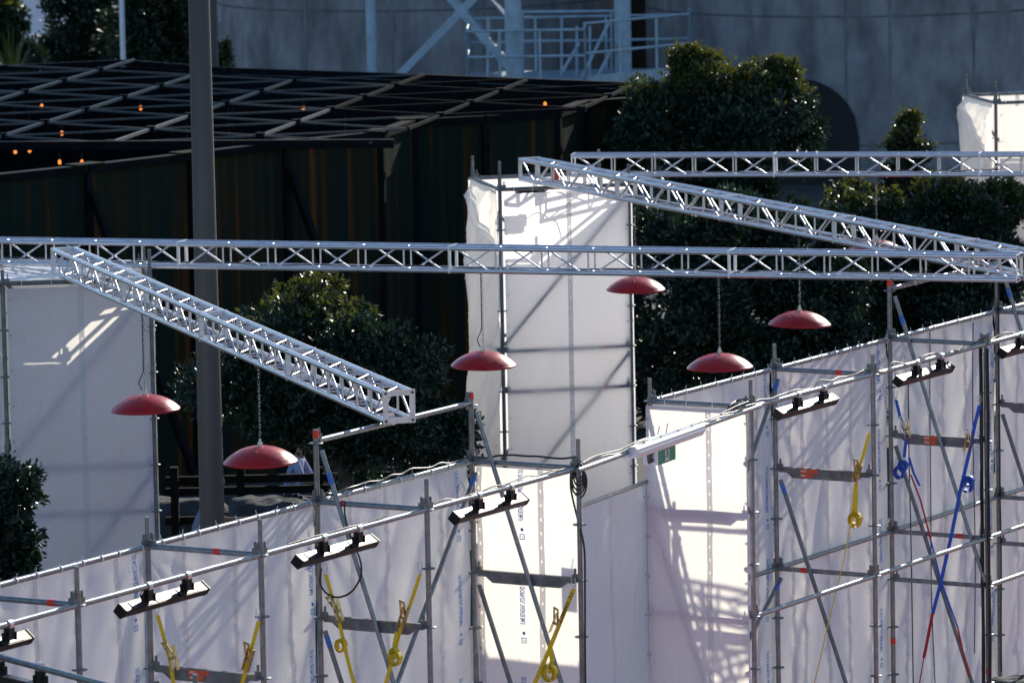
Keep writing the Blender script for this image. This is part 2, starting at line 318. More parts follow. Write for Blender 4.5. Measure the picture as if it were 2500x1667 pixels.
# kick plates
for i in (1, 2): st('kick_plate', lambda q: q.bar(pl[i] + UP * .075, pl[i + 1] + UP * .075, (pl[i + 1] - pl[i]).cross(UP).normalized() * .006, UP * .07))
# flights: upper one rising to the left, lower one with thin diagonal stringers
def flight(a, b, wv, nst, rail=False):
    d = b - a
    for sgn in (-1, 1):
        st('stringer', lambda q: q.bar(a + wv * sgn, b + wv * sgn, wv.normalized() * .02, d.cross(wv).normalized() * .08))
        if rail: st('handrail', lambda q: q.tube(a + wv * sgn + UP, b + wv * sgn + UP, .024, 8))
    for k in range(nst):
        p = a + d * ((k + .5) / nst); st('tread', lambda q: q.box(p, wv, Vector((d.x, d.y, 0)).normalized() * .12, UP * .02))
flight(pxs(1165, 150, 116.8), pxs(990, -60, 116.8), Vector((0, .42, 0)), 12, True)
for x0, y0, x1, y1 in ((1330, 190, 1400, 50), (1372, 178, 1400, 122), (1290, 168, 1330, 100)):
    st('stair_stringer', lambda q: q.tube(pxs(x0, y0, 115.6), pxs(x1, y1, 115.9), .035, 8))
for x in (1355, 1325, 1290, 1120):
    st('rail_post', lambda q: q.tube(pxs(x, 180, 116.0), pxs(x, 60 if x > 1300 else 40, 116.0), .03, 8))
for y in (95, 28): st('handrail', lambda q: q.tube(pxs(1190, y, 116.6), pxs(1420, y - 2, 116.6), .03, 8))
for x in (1200, 1405): st('rail_post', lambda q: q.tube(pxs(x, 175, 116.6), pxs(x, 26, 116.6), .03, 8))

# ------------------------------------------------------------------ black steel pavilion with rusted plate walls and lattice roof
WZ = 4.5
RB = thing('steel_pavilion', (-3, 82, 0), 'dark rust-streaked steel pavilion with open triangular lattice roof', 'pavilion')
ro = RB.location
wallpx = [(-130, 430), (195, 396), (432, 368), (650, 341), (868, 318), (947, 290), (1110, 281), (1275, 270), (1340, 247), (1470, 238)]
wp = [PZ(x, y, WZ) for x, y in wallpx]
for i in range(len(wp) - 1):
    a, b = wp[i], wp[i + 1]; d = b - a; nrm = Vector((d.y, -d.x, 0)).normalized()
    a0 = Vector((a.x, a.y, 0)); b0 = Vector((b.x, b.y, 0)); dd = d.normalized() * .012
    q = MB(ro); q.bar((a0 + a) / 2 + dd, (b0 + b) / 2 - dd, nrm * .02, UP * WZ / 2); pan = q.build('wall_panel', RUST, RB)
    q = MB(ro); q.bar(a + UP * .05 + dd, b + UP * .05 - dd, nrm * .09, UP * .05); q.build('top_rail', DARKST, RB)
    # upright post at the joint and its flange
    q = MB(ro); q.bar(a0 + nrm * .055, a + nrm * .055 - UP * .012, d.normalized() * .05, nrm * .035); q.build('upright', DARKST, RB)
    if i < 6:
        q = MB(ro); q.box(a + UP * .112, d.normalized() * .24, nrm * .14, UP * .01); q.build('cap_plate', RUST, RB)
    if i in (1, 3):
        q = MB(ro); top = a + nrm * .10 - UP * .25; ft = a0 + nrm * 1.15 + d.normalized() * .95; q.bar(top, ft, d.normalized() * .045, nrm * .05); q.build('raking_strut', DARKST, RB)
# back and side walls
bk = [wp[0], PZ(-130, 172, 4.5), PZ(290, 153, 4.5), PZ(530, 172, 4.5), PZ(970, 187, 4.5), PZ(1450, 206, 4.5), wp[-1]]
for i in range(len(bk) - 1):
    a, b = bk[i], bk[i + 1]; d = b - a; nrm = Vector((d.y, -d.x, 0)).normalized(); dd = d.normalized() * .012
    q = MB(ro); q.bar(Vector((a.x, a.y, WZ / 2)) + dd, Vector((b.x, b.y, WZ / 2)) - dd, nrm * .02, UP * WZ / 2); q.build('back_panel', DARKST, RB)
    q = MB(ro); q.bar(a + UP * .06 + dd, b + UP * .06 - dd, nrm * .05, UP * .05); q.build('edge_beam', DARKST, RB)
q = MB(ro); a, b = PZ(-130, 336, 4.6), PZ(905, 330, 4.6); q.bar(a, b, Vector((0, .06, 0)), UP * .06); q.build('front_beam', DARKST, RB)
# triangular lattice of bars
LS = 2.15; A1 = R(78.5); A2 = R(18.5); e1 = Vector((math.cos(A1), math.sin(A1), 0)) * LS; e2 = Vector((math.cos(A2), math.sin(A2), 0)) * LS
org = PZ((1080 / 2.766) / KP, (583 / 2.766) / KP, 4.62)
poly = [PZ(-150, 338, 4.6), PZ(880, 326, 4.6), PZ(955, 290, 4.6), PZ(1300, 262, 4.6), PZ(1480, 236, 4.6), PZ(1480, 202, 4.6), PZ(970, 182, 4.6), PZ(530, 168, 4.6), PZ(290, 147, 4.6), PZ(-150, 170, 4.6)]
def inside(p):
    c = False; n = len(poly); j = n - 1
    for i in range(n):
        if (poly[i].y > p.y) != (poly[j].y > p.y) and p.x < (poly[j].x - poly[i].x) * (p.y - poly[i].y) / (poly[j].y - poly[i].y) + poly[i].x: c = not c
        j = i
    return c
q = MB(); q.box((LS / 2, 0, 0), (LS / 2 - .03, 0, 0), (0, .016, 0), (0, 0, .022)); barme = q.mesh('lattice_bar', DARKST)
q = MB(); q.box((LS / 2, 0, 0), (LS / 2 - .03, 0, 0), (0, .016, 0), (0, 0, .022)); barme2 = q.mesh('lattice_bar', mat('lit_black_steel', (0.085, 0.095, 0.105), 0.45, 0.2, var=0.3, vscale=5))
q = MB(); q.box((LS / 2, 0, 0), (LS / 2 - .03, 0, 0), (0, .011, 0), (0, 0, .014)); barme3 = q.mesh('lattice_bar', mat('half_lit_black_steel', (0.05, 0.056, 0.062), 0.5, 0.1, var=0.35, vscale=5))
q = MB(); q.tube((0, 0, -.05), (0, 0, .045), .07, 8); nodeme = q.mesh('lattice_node', DARKST)
for i in range(-14, 15):
    for j in range(-14, 15):
        p = org + e1 * i + e2 * j; inp = inside(p)
        if inp: place('lattice_node', nodeme, RB, p - ro)
        for k, (dv, an) in enumerate(((e1, A1), (e2, A2), (e2 - e1, math.atan2((e2 - e1).y, (e2 - e1).x)))):
            if inp and inside(p + dv) or (inp and inside(p + dv * .6)) or (inside(p + dv) and inside(p + dv * .4)):
                mm = Matrix.Translation(p - ro) @ Matrix.Rotation(an, 4, 'Z'); mm = mm @ Matrix.Diagonal((1, 1, 1, 1))
                place('lattice_bar', (barme2 if k == 0 else barme3) if p.x < -2.6 else barme, RB, mtx=mm)  # lit left and shaded right of the roof painted as separate bar colours
# blue-green glazing panes inside
for x in (128, 145, 255, 292, 318, 345, 372):
    p = PZ(x, 338, 4.4); q = MB(ro); q.box(Vector((p.x, p.y + 1.6, 1.9)), (.075 + .03 * (x % 3), 0, 0), (0, .015, 0), (0, 0, 1.7)); q.build('glass_pane', TEALG, RB)
# amber festoon bulbs hanging under the lattice
bulbpx = [(35, 349), (68, 346), (137, 373), (188, 373), (398, 363), (431, 360), (480, 343), (527, 342), (536, 345), (96, 245), (323, 249), (142, 307), (697, 251), (793, 316), (1252, 240), (1338, 231)]
bulblab = ['amber bulb farthest left in the gap below the pavilion front beam', 'amber bulb second from left in the gap below the pavilion front beam', 'lower amber bulb just left of the teal panes, above the left rusted wall', 'lower amber bulb above the wall joint, third from left in the gap',
           'amber bulb in the gap, a little left of the grey pole', 'amber bulb touching the left edge of the grey pole', 'amber bulb touching the right edge of the grey pole', 'left one of the close bulb pair right of the grey pole', 'right one of the close bulb pair right of the grey pole',
           'amber bulb inside the lattice at upper left, between the bars', 'amber bulb inside the lattice, midway between left edge and grey pole', 'amber bulb inside the lattice just above the front beam, left', 'faint amber bulb inside the lattice right of the grey pole', 'amber bulb beside the front corner of the lattice, right of the pole', 'amber bulb near the right end of the lattice, lower of two', 'amber bulb near the right end of the lattice, topmost right']
for i, (x, y) in enumerate(bulbpx):
    p = PZ(x, y, 4.25) if y < 335 else PZ(x, y, 3.9)
    t = thing('festoon_bulb', p, bulblab[i], 'bulb', 'amber bulbs under the pavilion lattice')
    q = MB(); q.lathe([(.001, -.034), (.018, -.028), (.026, -.010), (.024, .010), (.012, .045)], n=12); q.build('globe', BULB, t)
    q = MB(); q.tube((0, 0, .04), (0, 0, .10), .018, 8); q.tube((0, 0, .10), (0, 0, 4.58 - p.z), .006, 5); q.build('socket', BLACK, t)

# ------------------------------------------------------------------ poles
p = PY(480, 900, 64.5)
pt = thing('light_pole', (p.x, p.y, 0), 'thick grey tapered pole rising past both trusses', 'pole')
q = MB(); n = 40; q.lathe([(.150, 0), (.138, 3), (.127, 6), (.116, 9), (.098, 14)], n=n); q.build('shaft', POLEG, pt)
q = MB(); q.lathe([(.23, 0), (.23, .03), (.17, .04), (.16, .12)], n=n); q.build('base_plate', POLEG, pt)
q = MB(); q.box((.0, -.15, 1.0), (.05, 0, 0), (0, .006, 0), (0, 0, .16)); q.build('hatch', POLEG, pt)
p = PY(282, 100, 118)
pt = thing('flag_pole', (p.x, p.y, 0), 'thin white pole in front of the background trees', 'pole')
q = MB(); q.lathe([(.06, 0), (.055, 5), (.05, 12)], n=16); q.build('shaft', POLEW, pt)
q = MB(); q.tube((0, 0, 5.05), (0, 0, 5.11), .16, 12); q.tube((0, 0, 5.11), (0, 0, 5.16), .10, 12); q.build('collar', POLEW, pt)
p = PY(491, 80, 100)
pt = thing('brown_post', (p.x, p.y, 0), 'brown-grey post just right of the thick grey pole', 'pole')
q = MB(); q.lathe([(.075, 0), (.07, 12)], n=16); q.build('shaft', POLEG, pt); q = MB(); q.lathe([(.13, 0), (.13, .02), (.08, .03)], n=16); q.build('base_plate', POLEG, pt)

# white sail and orange block far left, small white box by the silo
p = PY(95, 40, 150)
t = thing('shade_sail', (p.x, p.y, 0), 'white peaked shade sail between the trees, far background', 'shade sail')
q = MB(); ap = Vector((0, 0, 5.5)); ring = [Vector((1.1 * math.cos(a), 1.1 * math.sin(a), 1.05 + .1 * math.cos(3 * a))) for a in np.linspace(0, 2 * math.pi, 25)[:-1]]
prof = [(1.0, 0.0), (.72, .12), (.5, .33), (.3, .62), (.08, 1.0)]
vs = []; fs = []
for f_, h_ in prof: vs += [Vector((r_.x * f_, r_.y * f_, r_.z + (ap.z - r_.z) * h_)) for r_ in ring]
for k in range(len(prof) - 1): fs += [(24 * k + i, 24 * k + (i + 1) % 24, 24 * k + 24 + (i + 1) % 24, 24 * k + 24 + i) for i in range(24)]
q.add(vs, fs, True); q.build('canopy', TENT, t); q = MB(); q.tube((0, 0, 0), (0, 0, 5.55), .05, 10); q.build('mast', POLEW, t)
p = PY(84, 84, 145)
t = thing('orange_container', (p.x, p.y, 0), 'orange container between the far trees, below the sail', 'container')
q = MB(); q.box((0, 0, .5), (.35, 0, 0), (0, .6, 0), (0, 0, .5)); q.build('shell', REDBOX, t)
for k in range(7):
    q = MB(); q.box((-.3 + .1 * k, -.62, .5), (.025, 0, 0), (0, .02, 0), (0, 0, .46)); q.build('corrugation', REDBOX, t)
p = PY(497, 66, 112); t = thing('meter_box', (p.x, p.y, 0), 'small pale box on a post beside the left silo', 'box')
q = MB(); q.box((0, 0, p.z), (.11, 0, 0), (0, .08, 0), (0, 0, .13)); q.build('cabinet', CONC, t); q = MB(); q.tube((0, 0, 0), (0, 0, p.z - .13), .03, 8); q.build('stand', GALVD, t)

# ------------------------------------------------------------------ trees
def leaves_mesh(name, cen, dirs, size, per, m, spread=0.85):
    """each twig tip carries a rosette of bent leaves (two quads per leaf)"""
    n = len(cen) * per
    c = np.repeat(cen, per, 0); d = np.repeat(dirs, per, 0) + rng.normal(0, spread, (n, 3)); d /= np.linalg.norm(d, axis=1)[:, None] + 1e-9
    s = size * rng.uniform(.65, 1.25, n)[:, None]
    a = rng.normal(0, 1, (n, 3)); wv = np.cross(d, a); wv /= np.linalg.norm(wv, axis=1)[:, None] + 1e-9; nn = np.cross(wv, d)
    c = c + rng.normal(0, size * .45, (n, 3))
    W = .24
    p0 = c; p3 = c + d * s + nn * s * .12
    mid = c + d * s * .52 - nn * s * .06; p1 = mid - wv * s * W; p2 = mid + wv * s * W
    v = np.stack([p0, p1, p3, p2], 1).reshape(-1, 3).astype(np.float32)
    idx = np.arange(n * 4, dtype=np.int32).reshape(n, 4)
    tri = np.stack([idx[:, [0, 1, 2]], idx[:, [0, 2, 3]]], 1).reshape(-1)
    me = bpy.data.meshes.new(name); me.vertices.add(len(v)); me.vertices.foreach_set('co', v.reshape(-1))
    me.loops.add(len(tri)); me.loops.foreach_set('vertex_index', tri); me.polygons.add(len(tri) // 3)
    me.polygons.foreach_set('loop_start', np.arange(0, len(tri), 3, dtype=np.int32)); me.polygons.foreach_set('loop_total', np.full(len(tri) // 3, 3, np.int32))
    me.update(calc_edges=True); me.validate(); me.materials.append(m); return me
def tree(name, label, base, lobes, ntip, size, per=9, m=LEAF, tips2=0.0, group=None, trunk=.12):
    """lobes: (centre, (rx, ry, rz)) in world; twig tips spread over bumpy lobes, denser near the shell"""
    lobes = [(c, tuple(.87 * x for x in rr)) for c, rr in lobes]
    base = Vector(base); t = thing(name, base, label, 'tree' if 'tree' in name else 'shrub', group)
    b = np.array(base); cs = []; ds = []; vol = np.array([l[1][0] * l[1][1] + l[1][0] * l[1][2] for l in lobes]); vol = vol / vol.sum()
    sub = []
    for (c, rr), f in zip(lobes, vol):
        sub.append((c, tuple(x * .74 for x in rr), f * .34))
        for _ in range(11):
            d_ = rng.normal(0, 1, 3); d_[2] = d_[2] * .8 + .35; d_ /= np.linalg.norm(d_); k_ = rng.uniform(.22, .46)
            sub.append((tuple(np.array(c) + d_ * np.array(rr) * rng.uniform(.60, 1.0)), tuple(np.array(rr) * k_), f * .66 / 11))
    for (c, rr, f) in sub:
        k = max(int(ntip * f), 8); d = rng.normal(0, 1, (k, 3)); d /= np.linalg.norm(d, axis=1)[:, None]
        nb = 16; bd = rng.normal(0, 1, (nb, 3)); bd /= np.linalg.norm(bd, axis=1)[:, None]
        al = np.clip((d @ bd.T).max(1), 0, 1); bump = .58 + .55 * np.clip((al - .66) / .34, 0, 1)      # twig clumps stand out, gaps between
        r = (rng.uniform(.30, 1, k) ** .45) * bump; r = np.where(rng.uniform(0, 1, k) < .10, r * rng.uniform(1.1, 1.55, k), r)
        cs.append(np.array(c) + d * r[:, None] * np.array(rr)); ds.append(d + np.array([0, 0, .35]))
    cs = np.concatenate(cs); ds = np.concatenate(ds); keep = cs[:, 2] > .15; cs = cs[keep] - b; ds = ds[keep]
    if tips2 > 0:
        # sunlight painted as yellow-green leaves on the upper clumps
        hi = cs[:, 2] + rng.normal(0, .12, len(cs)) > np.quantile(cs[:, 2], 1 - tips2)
        place('sunlit_foliage', leaves_mesh('sunlit_foliage', cs[hi], ds[hi], size, per, LEAFY), t)['kind'] = 'stuff'
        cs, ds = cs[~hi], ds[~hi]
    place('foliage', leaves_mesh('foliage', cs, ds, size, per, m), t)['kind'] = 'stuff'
    low = min(l[0][2] - l[1][2] * .3 for l in lobes); q = MB(base); tp = Vector((base.x + .05, base.y, max(low, .5)))
    q.path([base, base.lerp(tp, .5) + Vector((.06, .03, 0)), tp], [trunk, trunk * .85, trunk * .7], 9); q.build('trunk', BARK, t)
    for c, rr in lobes:
        c = Vector(c); q = MB(base); q.path([tp - UP * .2, tp.lerp(c, .5) + Vector((random.uniform(-.15, .15), random.uniform(-.1, .1), -.1)), c], [trunk * .55, trunk * .35, trunk * .12], 7); q.build('limb', BARK, t)
        for k in range(4):
            e = c + Vector((rr[0] * random.uniform(-.8, .8), rr[1] * random.uniform(-.8, .8), rr[2] * random.uniform(-.3, .85))); q = MB(base); q.path([tp.lerp(c, .6), tp.lerp(c, .8).lerp(e, .4), e], [trunk * .3, trunk * .18, trunk * .06], 5); q.build('branch', BARK, t)
    return t
def lob(x, y, Y, rx, rz, ry=None): return (tuple(PY(x, y, Y)), (rx, ry or rx * .9, rz))
G_ = 'evergreen trees'
p = PY(780, 1000, 67.5)
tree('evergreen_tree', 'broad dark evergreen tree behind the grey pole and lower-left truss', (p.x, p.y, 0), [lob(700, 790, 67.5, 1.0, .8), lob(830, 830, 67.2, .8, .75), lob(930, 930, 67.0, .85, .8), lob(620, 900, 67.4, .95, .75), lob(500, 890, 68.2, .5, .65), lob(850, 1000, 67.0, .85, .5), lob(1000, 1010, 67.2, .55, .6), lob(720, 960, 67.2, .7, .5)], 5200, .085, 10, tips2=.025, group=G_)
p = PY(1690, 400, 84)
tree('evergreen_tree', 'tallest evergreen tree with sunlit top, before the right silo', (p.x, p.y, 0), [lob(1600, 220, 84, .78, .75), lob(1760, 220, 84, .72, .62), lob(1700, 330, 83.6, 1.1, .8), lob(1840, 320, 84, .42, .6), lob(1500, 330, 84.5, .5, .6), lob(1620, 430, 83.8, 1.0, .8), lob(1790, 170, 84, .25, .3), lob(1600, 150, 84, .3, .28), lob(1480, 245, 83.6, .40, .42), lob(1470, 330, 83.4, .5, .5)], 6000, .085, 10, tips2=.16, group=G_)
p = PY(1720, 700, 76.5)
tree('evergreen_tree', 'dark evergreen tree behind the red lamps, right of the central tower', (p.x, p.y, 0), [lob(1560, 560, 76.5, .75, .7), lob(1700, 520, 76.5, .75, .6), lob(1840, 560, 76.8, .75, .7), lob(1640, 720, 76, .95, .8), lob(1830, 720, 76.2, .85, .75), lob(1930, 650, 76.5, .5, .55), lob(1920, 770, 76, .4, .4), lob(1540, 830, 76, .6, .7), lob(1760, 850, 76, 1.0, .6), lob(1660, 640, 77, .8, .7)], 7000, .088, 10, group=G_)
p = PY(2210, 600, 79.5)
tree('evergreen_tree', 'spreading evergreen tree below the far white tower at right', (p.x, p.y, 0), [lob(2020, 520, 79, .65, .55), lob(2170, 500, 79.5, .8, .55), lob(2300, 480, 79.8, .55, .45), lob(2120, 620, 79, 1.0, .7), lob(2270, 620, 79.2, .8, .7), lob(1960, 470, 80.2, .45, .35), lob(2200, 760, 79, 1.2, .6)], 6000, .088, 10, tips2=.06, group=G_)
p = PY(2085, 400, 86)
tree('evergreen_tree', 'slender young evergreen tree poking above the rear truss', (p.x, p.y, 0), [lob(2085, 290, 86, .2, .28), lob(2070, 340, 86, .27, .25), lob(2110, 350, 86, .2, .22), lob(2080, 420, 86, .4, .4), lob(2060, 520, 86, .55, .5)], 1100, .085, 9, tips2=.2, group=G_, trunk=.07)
p = PY(10, 1250, 55)
tree('evergreen_shrub', 'dark leafy shrub in front of the left tower at the left edge', (p.x, p.y, 0), [lob(20, 1130, 55, .32, .42), lob(-10, 1230, 55, .5, .5), lob(40, 1270, 55.2, .28, .32), lob(-60, 1150, 55.2, .45, .5), lob(-20, 1380, 55, .5, .6)], 1900, .07, 10, trunk=.06)
for (lb, x, Y, L_) in (('dark background tree between the white sail and the thin white pole', 170, 132, [(165, 40, .9, 1.3), (200, 110, 1.2, 1.0), (140, 140, .7, .8), (215, 10, .8, 1.2)]),
                       ('dark background tree with glinting leaves left of the grey pole', 370, 130, [(340, 40, 1.0, 1.3), (400, 90, .62, 1.1), (350, 140, 1.0, .9), (405, 20, .45, 1.0)]),
                       ('background tree with bright leaves in the top left corner', 20, 128, [(15, 60, .42, .7), (0, 130, .6, .7), (60, 140, .45, .5), (-40, 60, .6, 1.0)])):
    p = PY(x, 150, Y)
    tree('background_tree', lb, (p.x, p.y, 0), [lob(a, b, Y, c, d) for a, b, c, d in L_], 1500, .15, 10, tips2=.10, group='trees beyond the pavilion')
for lb, x, y, Y, L_ in (('dark tree filling the gap behind the red lamps at right', 1990, 800, 84, [(1960, 760, 1.0, .9), (2080, 740, .8, .8), (1860, 860, 1.0, .7)]), ('dark tree just right of the central tower foot', 1530, 850, 82, [(1500, 800, .7, .9), (1580, 880, 1.0, .7), (1480, 960, .8, .7)]), ('dark tree in the gap between grey pole and left silo', 470, 100, 134, [(470, 60, .8, 1.2), (500, 120, .7, 1.0), (450, -20, .8, 1.2)])):
    p = PY(x, y, Y); tree('background_tree', lb, (p.x, p.y, 0), [lob(a, b, Y, c, d) for a, b, c, d in L_], 1700, .10, 10, group='trees beyond the pavilion')
p = PY(503, 140, 108); tree('background_shrub', 'small yellow-green shrub beside the left silo base', (p.x, p.y, 0), [lob(505, 132, 108, .22, .3), lob(500, 200, 108, .35, .6)], 420, .1, 9, m=LEAFY, trunk=.04)
# strap-leaved plant at far left
p = PY(28, 150, 122); t = thing('strap_leaved_plant', (p.x, p.y, 0), 'tall strap-leaved plant in the upper left corner', 'plant')
q = MB(); q.tube((0, 0, 0), (0, 0, 2.0), .07, 8); q.build('stem', BARK, t)
for k in range(26):
    a = random.uniform(0, 6.28); ln = random.uniform(.9, 1.7); sp_ = random.uniform(.15, .6); q = MB(); pts = []
    for i in range(7):
        u = i / 6; pts.append((math.cos(a) * sp_ * u * ln, math.sin(a) * sp_ * u * ln, 1.9 + ln * (u - .35 * sp_ * u * u * 2)))
    q.ribbon(pts, [Vector((-math.sin(a), math.cos(a), 0)) * .03 * (1 - .8 * (i / 6)) for i in range(7)], .004); q.build('leaf', GRASSB, t)

# ------------------------------------------------------------------ scaffold parts
RT = 0.0242
def ros_mesh():
    q = MB(); q.lathe([(.026, -.005), (.06, -.005), (.062, 0), (.06, .005), (.026, .005)], n=18); return q.mesh('rosette', GALVD)
ROS = ros_mesh()
q = MB(); q.box((0, 0, .02), (.03, 0, 0), (0, .018, 0), (0, 0, .035)); q.box((0.008, 0, .075), (.006, 0, 0), (0, .012, 0), (0, 0, .03)); WEDGE = q.mesh('wedge_head', GALVD)
q = MB(); q.tube((0, 0, -.03), (0, 0, .03), RT + .003, 14); TAPE_V = q.mesh('red_tape', REDT)
def scaf_std(root, p, ztop, z0=0.0, tape=None, roset=True, spigot=True, mtl=GALV, low_tape=None):
    p = Vector((p.x, p.y, 0)); zs = ztop - (.22 if spigot else 0)
    q = MB(root.location); q.tube(p + UP * (z0 + .02), p + UP * zs, RT, 14)
    if spigot:
        q.tube(p + UP * zs, p + UP * (zs + .035), RT + .003, 14); q.tube(p + UP * zs, p + UP * ztop, .019, 12)
    q.tube(p + UP * (z0), p + UP * (z0 + .02), .07, 4); q.tube(p + UP * (z0 + .18), p + UP * (z0 + .24), .03, 12)
    s = q.build('standard', mtl, root)
    if roset:
        z = .2
        while z < ztop - .04:
            place('rosette', ROS, s, p + UP * z - root.location); z += .5
    for tz in ([tape] if tape else []) + ([low_tape] if low_tape else []): place('red_tape', TAPE_V, s, p + UP * tz - root.location)
    return s
def scaf_bar(root, name, a, b, r=RT, mtl=GALV, wedge=True, tape=None, paint=None, inset=.03):
    a = Vector(a); b = Vector(b); d = (b - a).normalized(); q = MB(root.location); q.tube(a + d * inset, b - d * inset, r, 14); o = q.build(name, mtl, root)
    if wedge and name != 'brace':
        for e, s in ((a, 1), (b, -1)):
            mm = Matrix.Translation(e + d * s * .045 - root.location) @ Matrix.Rotation(math.atan2(d.y * s, d.x * s), 4, 'Z'); place('wedge_head', WEDGE, o, mtx=mm)
    if tape:
        q = MB(root.location); c = a.lerp(b, tape); q.tube(c - d * .033, c + d * .033, r + .0025, 14); q.build('red_tape', REDT, o)
    if paint:
        q = MB(root.location); c = a.lerp(b, paint); q.tube(c - d * .05, c + d * .05, r + .002, 14); q.build('blue_mark', BLUET, o)
    return o
# lettering made once as a mesh
def text_mesh(body, height, length, m, name='lettering', thick=0.012):
    cu = bpy.data.curves.new(name, 'FONT'); cu.body = body; cu.size = 1; cu.offset = thick; ob = bpy.data.objects.new(name, cu); col.objects.link(ob)
    bpy.context.view_layer.update(); me = bpy.data.meshes.new_from_object(ob.evaluated_get(bpy.context.evaluated_depsgraph_get())); bpy.data.objects.remove(ob)
    co = np.zeros(len(me.vertices) * 3, np.float32); me.vertices.foreach_get('co', co); co = co.reshape(-1, 3); mn = co.min(0); mx = co.max(0)
    co = (co - mn) / (mx - mn + 1e-9); co[:, 0] *= length; co[:, 1] *= height; co[:, 2] = 0; me.vertices.foreach_set('co', co.reshape(-1)); me.materials.clear(); me.materials.append(m); me.update(); me.name = name; return me
T_FLAME = text_mesh('FLAME RETARDANT, LPCB APPROVED TO LPS 1215.', .062, .46, PRINTB, 'print', .03)
T_PRO = text_mesh('PRO', .022, .055, SIGNW, 'sticker_lettering')
T_LC = text_mesh('LC 2500KG', .032, .30, PRINTK, 'strap_lettering')
q = MB()
q.add([(0, 0, 0), (.05, 0, 0), (.05, .008, 0), (0, .008, 0)], [(0, 1, 2, 3)], False); q.add([(0, .044, 0), (.05, .044, 0), (.05, .052, 0), (0, .052, 0)], [(0, 1, 2, 3)], False)
q.add([(0, .008, 0), (.007, .008, 0), (.007, .044, 0), (0, .044, 0)], [(0, 1, 2, 3)], False); q.add([(.043, .008, 0), (.05, .008, 0), (.05, .044, 0), (.043, .044, 0)], [(0, 1, 2, 3)], False)
q.add([(.015, .015, 0), (.022, .015, 0), (.035, .037, 0), (.028, .037, 0)], [(0, 1, 2, 3)], False)
q.add([(.09 + .016 * math.cos(a), .026 + .016 * math.sin(a), 0) for a in np.linspace(0, 6.283, 13)[:-1]], [tuple(range(12))], False); EMBLEM = q.mesh('printed_emblem', PRINTB)
def deck_beam(root, a, b, sticker=None, cut=True):
    """reinforced transom: tube with a deeper channel welded under it"""
    a = Vector(a); b = Vector(b); d = (b - a).normalized(); sd = d.cross(UP); L_ = (b - a).length; q = MB(root.location)
    q.bar(a + d * .05, b - d * .05, sd * .024, UP * .026)
    pr = [(.13, -.026), (.20, -.078), (L_ - .20, -.078), (L_ - .13, -.026)]
    q.prism(pr, (a - sd * .022, d, UP), (a + sd * .022, d, UP)); o = q.build('deck_beam', GALVD, root)
    for e, s in ((a, 1), (b, -1)):
        mm = Matrix.Translation(e + d * s * .045 - root.location) @ Matrix.Rotation(math.atan2(d.y * s, d.x * s), 4, 'Z'); place('wedge_head', WEDGE, o, mtx=mm)
    if sticker:
        c = a + d * sticker + sd * .0265; q = MB(root.location); q.box(c + UP * .0, d * .10, sd * .001, UP * .02); q.box(c - UP * .045 - d * .02, d * .07, sd * .001, UP * .02); st_ = q.build('sticker', ORANGE, o)
        for k, zz in enumerate((-.011, -.056)):
            mm = Matrix.Translation(c - d * .085 + UP * zz + sd * .002 - root.location) @ Matrix((( d.x, 0, sd.x, 0), (d.y, 0, sd.y, 0), (0, 1, 0, 0), (0, 0, 0, 1))); place('sticker_lettering', T_PRO, o, mtx=mm)
    return o

